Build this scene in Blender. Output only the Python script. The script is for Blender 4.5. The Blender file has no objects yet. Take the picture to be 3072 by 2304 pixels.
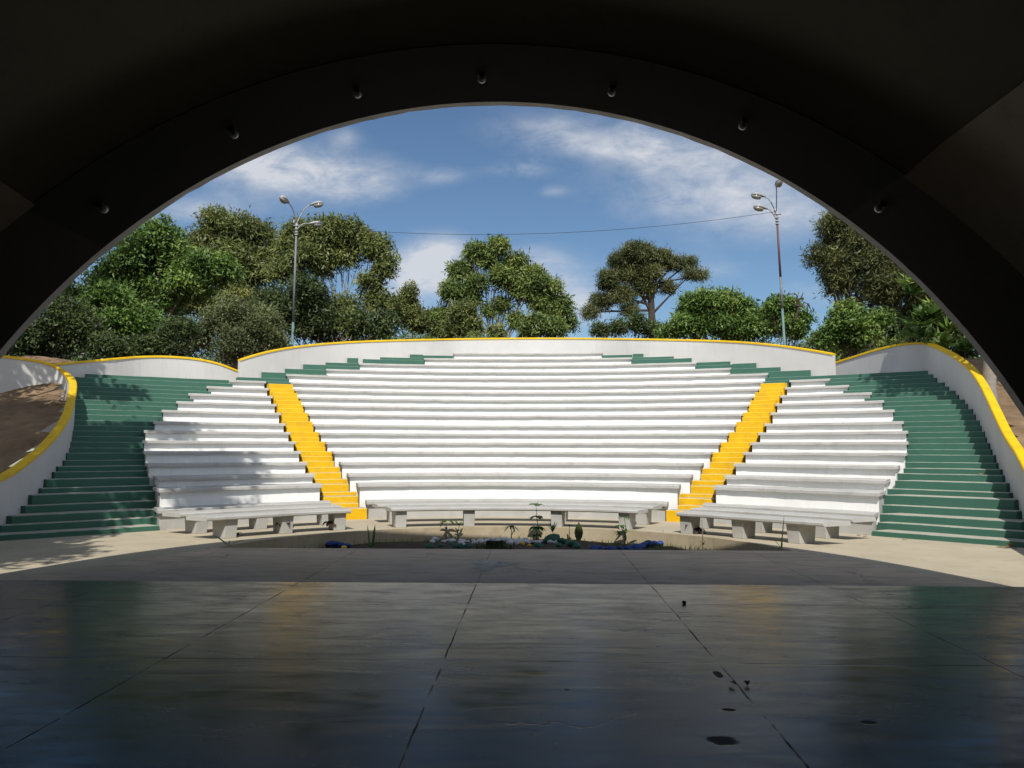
import bpy,bmesh,math,random
import numpy as np
from mathutils import Vector,Matrix
# ---- measured plan of the place (metres; x across, y away from the stage, z up)
SUN,SKY,EXPO=4.4,.11,.12
SKYTINT=(.65,.745,.80); CLOUDCOL=(5.6,5.8,6.2)
ROWZ=[0.78, 0.994, 1.268, 1.546, 1.806, 2.072, 2.339, 2.679, 2.985, 3.284, 3.588, 3.882, 4.22, 4.535, 4.871, 5.213, 5.543]
C_T=[[-0.424, 0.497, -0.402, 0.463], [-0.421, 0.489, -0.402, 0.46], [-0.416, 0.48, -0.4, 0.456], [-0.412, 0.472, -0.399, 0.452], [-0.41, 0.465, -0.398, 0.448], [-0.407, 0.46, -0.397, 0.445], [-0.405, 0.455, -0.396, 0.442], [-0.402, 0.45, -0.395, 0.439], [-0.4, 0.446, -0.394, 0.436], [-0.398, 0.44, -0.392, 0.431], [-0.396, 0.437, -0.391, 0.429], [-0.394, 0.433, -0.39, 0.426], [-0.394, 0.43, -0.39, 0.424], [-0.323, 0.363, -0.321, 0.359], [-0.264, 0.301, -0.264, 0.299], [-0.154, 0.191, -0.156, 0.191], [-0.104, 0.139, -0.107, 0.14]]
L_T=[[-0.952, -0.525, -0.895, -0.494], [-0.887, -0.508, -0.841, -0.483], [-0.852, -0.496, -0.811, -0.475], [-0.813, -0.485, -0.778, -0.468], [-0.778, -0.475, -0.747, -0.461], [-0.744, -0.467, -0.718, -0.455], [-0.701, -0.46, -0.679, -0.449], [-0.664, -0.454, -0.645, -0.445], [-0.621, -0.449, -0.604, -0.441], [-0.585, -0.444, -0.571, -0.437], [-0.542, -0.44, -0.53, -0.434], [-0.495, -0.435, -0.485, -0.43]]
R_T=[[0.594, 1.022, 0.552, 0.953], [0.574, 0.955, 0.539, 0.898], [0.556, 0.912, 0.527, 0.863], [0.544, 0.874, 0.52, 0.831], [0.529, 0.832, 0.508, 0.795], [0.52, 0.793, 0.502, 0.762], [0.51, 0.754, 0.494, 0.727], [0.502, 0.712, 0.488, 0.689], [0.493, 0.672, 0.481, 0.652], [0.486, 0.633, 0.476, 0.615], [0.48, 0.581, 0.471, 0.567], [0.474, 0.538, 0.466, 0.525]]
ATT=[[-0.414, 0.486, -0.398, 0.459], [-0.993, -0.518, -0.945, -0.496], [0.592, 1.056, 0.557, 0.999]]
BENCH={'C1': [5.2, -0.412, 0.517, [-0.371, -0.119, 0.205, 0.459]], 'C2': [6.35, -0.415, 0.499, [-0.356, -0.112, 0.188, 0.454]], 'L1': [5.2, -1.074, -0.561, [-0.985, -0.788, -0.595]], 'L2': [6.35, -1.028, -0.532, [-0.96, -0.78, -0.574]], 'R1': [5.2, 0.664, 1.187, [0.691, 0.887, 1.078]], 'R2': [6.35, 0.622, 1.116, [0.65, 0.831, 1.017]]}
AJ=[7.55, 8.006, 8.262, 8.718, 8.974, 9.43, 9.686, 10.142, 10.398, 10.854, 11.11, 11.566, 11.822, 12.278, 12.534, 12.99, 13.246, 13.702, 13.958, 14.414, 14.67, 15.126, 15.382, 15.838, 16.094, 16.55, 16.806, 17.262, 17.6, 18.0, 18.4, 18.8, 19.2, 19.6, 20.0]
SIDEZ=[0.098, 0.224, 0.364, 0.507, 0.693, 0.795, 0.963, 1.1, 1.21, 1.337, 1.499, 1.619, 1.763, 1.903, 2.043, 2.194, 2.334, 2.5, 2.648, 2.814, 2.952, 3.107, 3.245, 3.403, 3.548, 3.734, 3.865, 4.022, 4.26, 4.46, 4.67, 4.82, 5.05, 5.17, 5.34]
AISLEZ=[0.244, 0.337, 0.485, 0.56, 0.74, 0.848, 1.003, 1.129, 1.284, 1.405, 1.535, 1.662, 1.809, 1.928, 2.093, 2.246, 2.413, 2.561, 2.712, 2.853, 2.993, 3.142, 3.277, 3.436, 3.582, 3.774, 3.91, 4.105]
WALL_R=[[7.7, -0.4, 0.7], [8.2, 0.9, 0.8], [8.9, 2.2, 1.0], [9.262, 3.195, 1.552], [9.41, 3.473, 1.573], [9.648, 3.987, 1.657], [9.721, 4.329, 1.88], [9.971, 4.821, 1.954], [10.081, 5.122, 2.103], [10.315, 5.62, 2.25], [10.409, 5.93, 2.474], [10.646, 6.417, 2.595], [10.745, 6.717, 2.782], [10.978, 7.2, 2.903], [11.072, 7.499, 3.101], [11.305, 7.976, 3.202], [11.395, 8.274, 3.36], [11.616, 8.755, 3.481], [11.675, 9.072, 3.685], [11.878, 9.56, 3.791], [11.905, 9.895, 3.964], [12.1, 10.383, 4.077], [12.112, 10.724, 4.235], [12.284, 11.222, 4.347], [12.264, 11.578, 4.511], [12.408, 12.087, 4.627], [12.355, 12.459, 4.775], [12.487, 12.969, 4.887], [12.699, 13.468, 4.957], [12.603, 13.975, 5.048], [12.484, 14.679, 5.105], [12.276, 15.547, 5.091], [11.971, 16.45, 4.98], [11.703, 17.195, 4.874], [11.461, 17.795, 4.791], [11.292, 18.233, 4.753]]
WALL_A=[[-8.1, -0.4, 0.75], [-8.6, 1.0, 0.85], [-9.0, 2.1, 1.0], [-9.113, 2.92, 1.1], [-9.314, 3.475, 1.225], [-9.316, 3.889, 1.417], [-9.545, 4.402, 1.493], [-9.58, 4.775, 1.662], [-9.807, 5.278, 1.763], [-9.851, 5.633, 1.969], [-10.078, 6.125, 2.085], [-10.136, 6.46, 2.318], [-10.369, 6.939, 2.514], [-10.709, 7.585, 2.682], [-11.138, 8.39, 3.059], [-11.526, 9.079, 3.294], [-11.887, 9.645, 3.45], [-12.215, 10.028, 3.621], [-12.502, 10.166, 3.796], [-12.802, 10.091, 3.936], [-13.116, 9.867, 4.028], [-13.575, 9.258, 4.073], [-14.187, 8.384, 4.06], [-14.711, 7.408, 3.941]]
WALL_B=[[-14.069, 11.285, 4.004], [-13.788, 11.74, 4.13], [-13.387, 12.134, 4.23], [-13.033, 12.429, 4.309], [-12.745, 12.811, 4.398], [-12.619, 13.408, 4.508], [-12.3, 13.925, 4.614], [-11.734, 14.399, 4.703], [-10.795, 15.031, 4.685], [-10.308, 15.365, 4.568], [-9.889, 15.646, 4.383], [-9.549, 15.874, 4.238]]
WALL_C=[[-9.474, 15.163, 4.648], [-9.17, 15.452, 4.833], [-8.781, 15.929, 5.044], [-8.226, 16.744, 5.311], [-7.548, 17.564, 5.503], [-6.755, 18.281, 5.67], [-6.186, 18.81, 5.77], [-5.411, 19.21, 5.857], [-4.382, 19.645, 5.94], [-3.878, 20.014, 6.002], [-3.305, 20.602, 6.097], [-2.662, 21.128, 6.183], [-1.738, 21.553, 6.259], [0.103, 21.779, 6.309], [2.315, 21.48, 6.251], [3.228, 20.971, 6.172], [3.831, 20.476, 6.091], [4.321, 19.88, 5.998], [4.778, 19.481, 5.932], [5.822, 19.005, 5.846], [6.686, 18.569, 5.766], [7.202, 18.028, 5.669], [8.013, 17.187, 5.518], [8.875, 16.261, 5.313], [9.521, 15.521, 5.07], [9.862, 15.069, 4.924], [10.08, 14.768, 4.828], [10.263, 14.565, 4.757]]
TREES={'A': [[-16.767, 24.215, 11.317, 0.807], [-17.739, 24.358, 10.415, 1.216], [-19.01, 24.637, 9.209, 1.18], [-16.123, 24.737, 10.31, 0.682], [-15.402, 24.268, 9.119, 0.988], [-19.58, 24.5, 7.773, 1.085], [-17.417, 24.817, 8.53, 1.368], [-14.848, 24.231, 9.716, 0.763], [-13.866, 24.437, 9.947, 0.541], [-21.468, 24.606, 8.502, 0.907]], 'A2': [[-16.294, 19.282, 7.478, 0.618], [-15.732, 19.418, 6.778, 0.699], [-15.18, 19.577, 6.119, 0.663], [-17.21, 19.65, 7.145, 0.43], [-16.492, 19.373, 6.292, 0.543]], 'B': [[-17.492, 32.171, 14.156, 0.932], [-16.127, 32.371, 13.743, 1.102], [-18.498, 32.616, 13.01, 0.997], [-15.229, 32.732, 13.954, 0.666], [-16.853, 32.165, 12.084, 1.425], [-15.427, 32.5, 11.698, 1.215], [-14.205, 32.706, 12.607, 0.888], [-16.168, 32.036, 9.893, 1.312], [-18.859, 32.371, 9.964, 1.102]], 'C': [[-12.197, 30.186, 12.794, 0.89], [-10.739, 30.389, 12.95, 0.947], [-9.324, 30.605, 13.001, 0.899], [-8.314, 30.777, 12.379, 0.796], [-7.514, 30.389, 11.185, 0.473], [-7.163, 30.5, 11.646, 0.316], [-9.992, 30.746, 11.937, 1.061], [-11.547, 30.094, 11.568, 1.149], [-8.151, 30.42, 10.214, 0.684], [-7.844, 30.58, 9.266, 0.687], [-9.664, 30.759, 8.976, 0.743], [-12.835, 30.303, 10.914, 0.84]], 'C2': [[-10.757, 26.166, 8.863, 0.946], [-11.282, 26.377, 7.827, 1.046], [-9.878, 26.611, 7.616, 0.957], [-8.45, 26.784, 7.64, 0.817], [-6.648, 26.344, 7.421, 0.665], [-12.32, 26.5, 8.587, 0.763]], 'D': [[-12.833, 21.21, 6.646, 0.821], [-11.855, 21.394, 7.012, 0.909], [-10.978, 21.597, 6.616, 0.831], [-14.013, 21.732, 6.085, 0.668], [-11.768, 21.258, 5.807, 1.028], [-10.371, 21.5, 5.836, 0.539]], 'E': [[-7.569, 34.237, 9.694, 0.747], [-6.738, 34.453, 10.738, 0.404], [-6.622, 34.594, 9.161, 0.81], [-5.58, 34.743, 9.005, 0.697], [-4.886, 34.392, 8.476, 0.461], [-6.855, 34.5, 10.094, 0.462]], 'F': [[-1.529, 33.322, 13.051, 0.506], [-2.856, 33.434, 12.794, 0.564], [-2.229, 33.573, 12.357, 0.623], [-3.622, 33.718, 11.635, 0.625], [-4.094, 33.342, 10.393, 0.676], [-4.501, 33.5, 9.093, 0.622], [-0.56, 33.645, 12.016, 0.624], [0.476, 33.263, 11.229, 0.674], [1.332, 33.421, 10.565, 0.677], [2.076, 33.566, 9.665, 0.566], [2.362, 33.678, 8.702, 0.511], [-1.237, 33.329, 11.134, 0.732], [0.018, 33.5, 10.585, 0.622], [1.562, 33.632, 9.1, 0.567], [-2.665, 33.322, 10.964, 0.506], [0.875, 33.441, 9.762, 0.508], [-1.241, 33.546, 9.787, 0.396], [-1.988, 33.619, 9.454, 0.34], [-0.378, 33.408, 8.837, 0.395], [-3.132, 33.5, 10.131, 0.452], [0.419, 33.592, 8.404, 0.396]], 'F2': [[0.815, 26.333, 7.501, 0.475], [1.536, 26.45, 7.421, 0.429], [0.239, 26.539, 7.389, 0.334]], 'F3': [[-3.115, 28.307, 8.533, 0.55], [-2.715, 28.441, 7.786, 0.501], [-1.348, 28.535, 7.491, 0.302], [-3.753, 28.658, 7.668, 0.454]], 'G': [[7.23, 38.17, 13.797, 0.935], [5.994, 38.419, 13.412, 0.689], [8.55, 38.588, 13.571, 0.755], [9.516, 38.698, 13.399, 0.567], [5.34, 38.309, 12.104, 0.813], [6.944, 38.5, 12.589, 0.942], [4.73, 38.661, 10.892, 0.693], [4.07, 38.346, 10.197, 0.438], [6.098, 38.405, 11.16, 0.815], [7.576, 38.573, 11.702, 0.629], [10.391, 38.632, 13.444, 0.378], [10.398, 38.412, 12.621, 0.376], [11.107, 38.5, 12.573, 0.314], [9.032, 38.588, 11.828, 0.377], [6.587, 38.346, 10.318, 0.438], [8.009, 38.427, 12.698, 0.627]], 'G2': [[4.019, 30.352, 7.855, 0.42], [4.979, 30.445, 8.027, 0.474], [6.051, 30.562, 8.15, 0.528], [6.752, 30.666, 7.95, 0.476]], 'H': [[7.906, 28.324, 7.746, 0.5], [7.276, 28.459, 7.514, 0.351], [10.679, 28.535, 9.15, 0.302], [8.433, 28.606, 9.17, 0.302], [11.749, 28.348, 7.843, 0.65], [10.636, 28.5, 7.514, 0.603], [8.43, 28.641, 8.561, 0.605], [9.121, 28.307, 8.959, 0.55], [10.147, 28.43, 8.877, 0.602], [11.175, 28.564, 8.541, 0.553], [12.206, 28.693, 8.254, 0.555], [9.852, 28.324, 7.844, 0.75], [11.389, 28.5, 7.716, 0.653], [8.768, 28.641, 7.742, 0.605], [12.642, 28.359, 7.641, 0.4]], 'H2': [[11.905, 25.386, 8.409, 0.324], [12.428, 25.457, 8.185, 0.371], [12.256, 25.549, 7.543, 0.419], [13.067, 25.614, 7.74, 0.326], [11.592, 25.446, 8.091, 0.232], [12.737, 25.5, 7.159, 0.418]], 'I': [[14.937, 26.283, 12.394, 0.617], [15.671, 26.405, 11.643, 0.809], [14.462, 26.545, 10.805, 0.382], [14.009, 26.584, 11.11, 0.239], [16.146, 26.266, 10.536, 0.996], [15.308, 26.5, 9.526, 0.668], [17.69, 26.756, 10.842, 1.105], [16.884, 26.132, 9.059, 1.04], [18.172, 26.377, 9.297, 1.046], [19.187, 26.6, 8.516, 0.861], [14.702, 26.617, 9.991, 0.335], [15.053, 26.366, 10.565, 0.571]], 'J': [[13.918, 22.306, 7.102, 0.552], [13.371, 22.45, 6.654, 0.426], [14.683, 22.56, 6.797, 0.513], [12.96, 22.62, 6.336, 0.343], [15.219, 22.41, 7.074, 0.383], [14.303, 22.5, 6.231, 0.427], [13.865, 22.56, 7.619, 0.257]], 'K': [[14.296, 15.334, 5.791, 0.472], [14.829, 15.445, 5.298, 0.474], [14.211, 15.547, 5.144, 0.408], [15.058, 15.619, 4.642, 0.34], [13.667, 15.429, 5.468, 0.304], [15.371, 15.5, 5.645, 0.475]], 'I2': [[20.111, 32.19, 8.595, 0.878], [21.163, 32.397, 8.183, 0.882], [19.599, 32.577, 7.768, 0.664], [22.188, 32.81, 8.523, 0.89], [20.837, 32.345, 7.347, 0.661]], 'LD': [[-17.032, 17.245, 6.42, 0.722], [-17.672, 17.423, 5.737, 0.654], [-16.44, 17.572, 5.831, 0.621], [-18.376, 17.679, 5.207, 0.513], [-15.566, 17.398, 5.393, 0.435], [-18.843, 17.5, 5.449, 0.583]], 'LD2': [[-13.56, 18.315, 5.548, 0.524], [-14.272, 18.447, 5.296, 0.451], [-13.188, 18.553, 6.161, 0.453], [-15.148, 18.632, 5.398, 0.378]]}
DEAD=[[[11.99, 23.7, 7.26], [12.13, 23.7, 7.47], [12.24, 23.7, 7.94], [12.15, 23.7, 8.2], [12.19, 23.7, 8.43], [12.1, 23.7, 8.51], [11.85, 23.7, 8.49], [11.73, 23.7, 8.43]], [[12.14, 23.7, 8.17], [12.35, 23.7, 8.3], [12.46, 23.7, 8.56]], [[12.35, 23.7, 8.3], [12.45, 23.7, 8.28]], [[12.22, 23.7, 7.99], [12.39, 23.7, 7.96], [12.48, 23.7, 8.12], [12.65, 23.7, 8.07], [12.6, 23.7, 7.52]], [[12.65, 23.7, 8.07], [12.77, 23.7, 7.8]], [[12.24, 23.7, 7.94], [12.04, 23.7, 8.04], [11.89, 23.7, 8.15]]]
KW=[[12.27, 13.0, 6.76], [12.38, 13.4, 6.65], [12.68, 13.8, 6.58], [12.13, 13.0, 6.43], [12.99, 13.4, 6.1], [13.32, 13.8, 6.15], [12.71, 13.0, 5.78], [12.69, 13.4, 5.79], [12.76, 13.8, 5.65], [12.29, 13.0, 5.44], [12.71, 13.4, 5.65], [12.55, 13.8, 5.34], [12.47, 13.0, 5.11], [13.27, 13.4, 5.87], [14.1, 13.8, 4.73], [13.42, 13.0, 4.58], [14.0, 13.4, 4.77], [14.01, 13.8, 4.53], [12.94, 13.0, 4.83], [13.47, 13.4, 5.36]]
CLOUDS=[[-0.308, 0.356, 0.099, 0.032, 0.95], [-0.357, 0.375, 0.052, 0.02, 0.5], [-0.223, 0.34, 0.052, 0.023, 0.5], [-0.434, 0.308, 0.076, 0.016, 0.5], [-0.245, 0.405, 0.023, 0.016, 0.28], [-0.14, 0.228, 0.046, 0.035, 1.15], [-0.114, 0.249, 0.035, 0.023, 0.6], [-0.173, 0.195, 0.023, 0.023, 0.6], [0.029, 0.406, 0.064, 0.026, 0.55], [0.082, 0.387, 0.029, 0.015, 0.35], [0.177, 0.38, 0.073, 0.035, 0.62], [0.259, 0.337, 0.09, 0.053, 0.66], [0.334, 0.294, 0.07, 0.029, 0.5], [0.176, 0.313, 0.064, 0.023, 0.35], [-0.019, 0.36, 0.035, 0.012, 0.45], [0.025, 0.331, 0.017, 0.007, 0.3], [-0.121, 0.352, 0.041, 0.012, 0.3], [0.016, 0.218, 0.058, 0.035, 0.45], [0.063, 0.182, 0.041, 0.035, 0.6], [0.005, 0.242, 0.035, 0.017, 0.3], [0.239, 0.229, 0.046, 0.015, 0.2], [0.343, 0.199, 0.035, 0.017, 0.25], [0.136, 0.399, 0.035, 0.035, 0.3]]
C=bpy.context.scene.collection
R=math.radians
rng=np.random.default_rng(7)
random.seed(5)
# ------------------------------------------------------------------ helpers
def tag(o,label=None,cat=None,group=None,kind=None):
    if label: o['label']=label
    if cat: o['category']=cat
    if group: o['group']=group
    if kind: o['kind']=kind
    return o
def empty(name,loc=(0,0,0),**k):
    o=bpy.data.objects.new(name,None); o.location=loc; C.objects.link(o); o.empty_display_size=.2
    return tag(o,**k)
class MB:
    def __init__(s): s.v=[];s.f=[];s.m=[]
    def add(s,vs,fs,m=0):
        b=len(s.v); s.v+=[tuple(map(float,v)) for v in vs]
        for f in fs: s.f.append([b+i for i in f]); s.m.append(m)
    def box(s,c,d,rz=0,m=0,taper=1.0):
        cx,cy,cz=c; a,b,h=d[0]/2,d[1]/2,d[2]/2; co,si=math.cos(rz),math.sin(rz); vs=[]
        for z,k in ((-h,1.0),(h,taper)):
            for x,y in ((-a,-b),(a,-b),(a,b),(-a,b)):
                x*=k;y*=k; vs.append((cx+x*co-y*si,cy+x*si+y*co,cz+z))
        s.add(vs,[(3,2,1,0),(4,5,6,7),(0,1,5,4),(1,2,6,5),(2,3,7,6),(3,0,4,7)],m)
    def tube(s,pts,rad,n=8,m=0,cap=True):
        pts=[Vector(p) for p in pts]; 
        if not hasattr(rad,'__len__'): rad=[rad]*len(pts)
        vs=[];fs=[]; up=Vector((.13,.31,.94)).normalized()
        for i,p in enumerate(pts):
            d=(pts[min(i+1,len(pts)-1)]-pts[max(i-1,0)]).normalized()
            a=d.cross(up)
            if a.length<.05: a=d.cross(Vector((1,0,0)))
            a.normalize(); b=d.cross(a)
            for k in range(n):
                t=2*math.pi*k/n; vs.append(p+(a*math.cos(t)+b*math.sin(t))*rad[i])
        for i in range(len(pts)-1):
            for k in range(n):
                fs.append((i*n+k,i*n+(k+1)%n,(i+1)*n+(k+1)%n,(i+1)*n+k))
        if cap: fs+= [tuple(range(n-1,-1,-1)),tuple((len(pts)-1)*n+k for k in range(n))]
        s.add(vs,fs,m)
    def ball(s,c,r,nu=10,nv=7,m=0,sc=(1,1,1)):
        vs=[];fs=[]
        for j in range(nv+1):
            ph=math.pi*j/nv
            for i in range(nu):
                t=2*math.pi*i/nu; vs.append((c[0]+r*sc[0]*math.sin(ph)*math.cos(t),c[1]+r*sc[1]*math.sin(ph)*math.sin(t),c[2]+r*sc[2]*math.cos(ph)))
        for j in range(nv):
            for i in range(nu): fs.append((j*nu+i,(j+1)*nu+i,(j+1)*nu+(i+1)%nu,j*nu+(i+1)%nu))
        s.add(vs,fs,m)
    def loft(s,rings,m=0,closed=True,ends=True,ms=None):
        n=len(rings[0]); vs=[p for r in rings for p in r]; b=len(s.v); s.v+=[tuple(map(float,v)) for v in vs]
        for i in range(len(rings)-1):
            for k in range(n if closed else n-1):
                k2=(k+1)%n
                s.f.append([b+i*n+k,b+i*n+k2,b+(i+1)*n+k2,b+(i+1)*n+k]); s.m.append(ms(i,k) if callable(ms) else ms[k] if ms else m)
        if ends and closed:
            s.f.append([b+k for k in range(n-1,-1,-1)]); s.m.append(m)
            s.f.append([b+(len(rings)-1)*n+k for k in range(n)]); s.m.append(m)
    def build(s,name,mats,parent=None,smooth=False,bevel=0,fix=True):
        me=bpy.data.meshes.new(name); me.from_pydata(s.v,[],s.f)
        if not isinstance(mats,(list,tuple)): mats=[mats]
        for q in mats: me.materials.append(q)
        me.polygons.foreach_set('material_index',s.m)
        if fix:
            bm=bmesh.new(); bm.from_mesh(me); bmesh.ops.remove_doubles(bm,verts=bm.verts,dist=1e-5)
            bmesh.ops.recalc_face_normals(bm,faces=bm.faces); bm.to_mesh(me); bm.free()
        if smooth: me.polygons.foreach_set('use_smooth',[True]*len(me.polygons))
        me.update()
        o=bpy.data.objects.new(name,me); C.objects.link(o)
        if parent: o.parent=parent
        if bevel:
            b=o.modifiers.new('bevel','BEVEL'); b.width=bevel; b.segments=2; b.limit_method='ANGLE'; b.angle_limit=R(50)
        return o
def copy_tree(o,parent=None):
    c=o.copy(); C.objects.link(c); c.parent=parent
    for ch in list(o.children): copy_tree(ch,c)
    return c
# ------------------------------------------------------------------ materials
def mat(name): 
    m=bpy.data.materials.new(name); m.use_nodes=True; nt=m.node_tree; b=nt.nodes['Principled BSDF']; return m,nt,b
def nd(nt,t,**k):
    n=nt.nodes.new(t)
    for a,v in k.items(): setattr(n,a,v)
    return n
def objco(nt,scale=(1,1,1)):
    g=nd(nt,'ShaderNodeNewGeometry'); mp=nd(nt,'ShaderNodeMapping'); mp.inputs['Scale'].default_value=scale
    nt.links.new(g.outputs['Position'],mp.inputs['Vector']); return mp.outputs['Vector']
def noise(nt,vec,sc,det=4,rough=.55,dist=0):
    n=nd(nt,'ShaderNodeTexNoise'); n.inputs['Scale'].default_value=sc; n.inputs['Detail'].default_value=det; n.inputs['Roughness'].default_value=rough; n.inputs['Distortion'].default_value=dist
    if vec is not None: nt.links.new(vec,n.inputs['Vector'])
    return n.outputs['Fac']
def rng_map(nt,val,a,b,c=0.,d=1.):
    n=nd(nt,'ShaderNodeMapRange'); nt.links.new(val,n.inputs['Value'])
    for i,x in zip(('From Min','From Max','To Min','To Max'),(a,b,c,d)): n.inputs[i].default_value=x
    return n.outputs['Result']
def mixc(nt,f,a,b):
    n=nd(nt,'ShaderNodeMix',data_type='RGBA')
    if isinstance(f,(int,float)): n.inputs[0].default_value=f
    else: nt.links.new(f,n.inputs[0])
    for i,x in ((6,a),(7,b)):
        if isinstance(x,(tuple,list)): n.inputs[i].default_value=(*x,1) if len(x)==3 else x
        else: nt.links.new(x,n.inputs[i])
    return n.outputs[2]
def mth(nt,op,a,b=None,c=None):
    n=nd(nt,'ShaderNodeMath',operation=op)
    for i,x in enumerate((a,b,c)):
        if x is None: continue
        if isinstance(x,(int,float)): n.inputs[i].default_value=x
        else: nt.links.new(x,n.inputs[i])
    return n.outputs[0]
def bump(nt,b,h,strength=.3,dist=.01):
    n=nd(nt,'ShaderNodeBump'); n.inputs['Strength'].default_value=strength; n.inputs['Distance'].default_value=dist
    nt.links.new(h,n.inputs['Height']); nt.links.new(n.outputs['Normal'],b.inputs['Normal'])
def paint(name,c1,c2,rough=.6,sc=1.5,dirt=None,damt=.35,bmp=.15,streak=False,spec=.3,lo=.35,hi=.7):
    """weathered paint or concrete: two tones by large noise, dirt by a finer one"""
    m,nt,b=mat(name); v=objco(nt); f=rng_map(nt,noise(nt,v,sc,5,.6),lo,hi)
    col=mixc(nt,f,c1,c2)
    if dirt:
        vv=objco(nt,(2.2,2.2,.25)) if streak else v
        d=rng_map(nt,noise(nt,vv,3.2,6,.7),.52,.78,0,damt); col=mixc(nt,d,col,dirt)
    nt.links.new(col,b.inputs['Base Color']); b.inputs['Roughness'].default_value=rough; b.inputs['Specular IOR Level'].default_value=spec
    bump(nt,b,noise(nt,v,38,4,.6),bmp,.012)
    return m
M={}
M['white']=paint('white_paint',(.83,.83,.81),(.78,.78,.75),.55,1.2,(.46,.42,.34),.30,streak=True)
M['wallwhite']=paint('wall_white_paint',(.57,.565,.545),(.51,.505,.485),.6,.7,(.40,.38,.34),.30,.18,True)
M['grey']=paint('grey_seat_concrete',(.47,.46,.435),(.40,.39,.365),.7,2.2,(.25,.22,.17),.55,.25)
M['benchgrey']=paint('bench_concrete',(.43,.425,.40),(.37,.365,.34),.7,2.0,(.25,.22,.17),.5,.25)
M['green']=paint('green_step_paint',(.044,.128,.092),(.036,.108,.078),.55,1.6,(.075,.16,.12),.4)
M['yellow']=paint('yellow_step_paint',(.76,.45,.006),(.64,.36,.006),.55,1.8,(.38,.25,.05),.6)
M['cap']=paint('yellow_cap_paint',(.78,.50,.008),(.68,.41,.008),.5,2.5,(.30,.19,.02),.5)
M['tread']=paint('step_tread_concrete',(.40,.37,.31),(.34,.31,.25),.75,2.5,(.22,.18,.13),.5)
M['pave']=paint('pavement_concrete',(.43,.375,.275),(.36,.31,.22),.8,.9,(.25,.20,.13),.5,.25)
M['curb']=paint('curb_concrete',(.40,.34,.235),(.34,.28,.18),.8,2.0,(.20,.14,.08),.6,.3)
M['soil']=paint('garden_soil',(.045,.033,.024),(.075,.055,.038),.95,3.5,(.11,.085,.06),.6,1.0)
M['dirt']=paint('dry_dirt',(.13,.083,.045),(.25,.168,.098),.95,1.2,(.045,.029,.016),.75,.8)
M['metal']=paint('galvanised_metal',(.36,.365,.37),(.28,.285,.29),.4,6,(.2,.17,.14),.4,.05)
M['pole']=paint('grey_pole_paint',(.14,.155,.175),(.19,.20,.22),.5,4,(.10,.08,.07),.4,.05)
M['poleteal']=paint('teal_pole_paint',(.13,.21,.20),(.10,.17,.165),.5,4,(.10,.08,.07),.4,.05)
M['rust']=paint('red_oxide_paint',(.13,.05,.047),(.10,.06,.06),.6,5,(.07,.06,.06),.5,.05)
M['glass']=paint('lamp_diffuser',(.20,.20,.18),(.26,.26,.23),.15,5,None,0,.02,spec=.6)
M['black']=paint('black_plastic',(.012,.012,.012),(.02,.02,.018),.5,5)
M['cable']=paint('black_cable',(.015,.015,.015),(.02,.02,.02),.6,5)
M['bulb']=paint('frosted_bulb',(.42,.41,.40),(.35,.34,.33),.25,5,None,0,.02,spec=.6)
M['bark']=paint('grey_brown_bark',(.13,.10,.075),(.21,.17,.135),.9,5,(.05,.04,.03),.6,.9)
M['barkpale']=paint('pale_grey_bark',(.33,.30,.26),(.24,.21,.175),.9,4,(.12,.10,.08),.6,.8)
M['barkdark']=paint('dark_bark',(.045,.037,.03),(.08,.065,.05),.9,4,(.02,.018,.015),.6,.8)
M['stonew']=paint('white_painted_stone',(.50,.51,.53),(.38,.39,.41),.75,7,(.20,.18,.16),.5,.3)
M['stoneg']=paint('green_painted_stone',(.012,.075,.045),(.02,.10,.065),.6,9,(.05,.045,.035),.5,.3)
M['stoneb']=paint('blue_painted_stone',(.013,.040,.17),(.018,.055,.22),.55,9,(.05,.05,.08),.4,.3)
M['stoney']=paint('yellow_painted_stone',(.55,.36,.03),(.45,.28,.03),.6,9,(.15,.1,.04),.5,.3)
M['dry']=paint('dry_leaf',(.28,.18,.08),(.18,.10,.045),.8,9)
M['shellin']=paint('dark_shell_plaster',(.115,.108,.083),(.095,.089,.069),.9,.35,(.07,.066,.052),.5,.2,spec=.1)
M['shellbandshade']=paint('shade_painted_band_plaster',(.010,.0094,.0094),(.008,.0075,.0077),.9,.5,(.004,.004,.004),.5,.2,spec=.05)  # same plaster as the vault; the band's deeper shade is painted into this colour
M['shellsideshade']=paint('shade_painted_side_plaster',(.019,.0172,.0148),(.015,.0138,.012),.9,.5,(.008,.0075,.0065),.5,.2,spec=.05)  # panel plaster near the rim, its shade painted in as a darker colour
M['shellpan']=paint('brown_panel_plaster',(.31,.263,.213),(.26,.22,.18),.85,.4,(.15,.13,.10),.5,.2)
M['shellout']=paint('shell_outer_paint',(.55,.54,.50),(.48,.47,.43),.8,.6,(.25,.23,.2),.4,.2)
M['rimpaint']=paint('rim_edge_paint',(.50,.48,.46),(.40,.385,.37),.8,.9,(.2,.19,.18),.5,.2)
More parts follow.
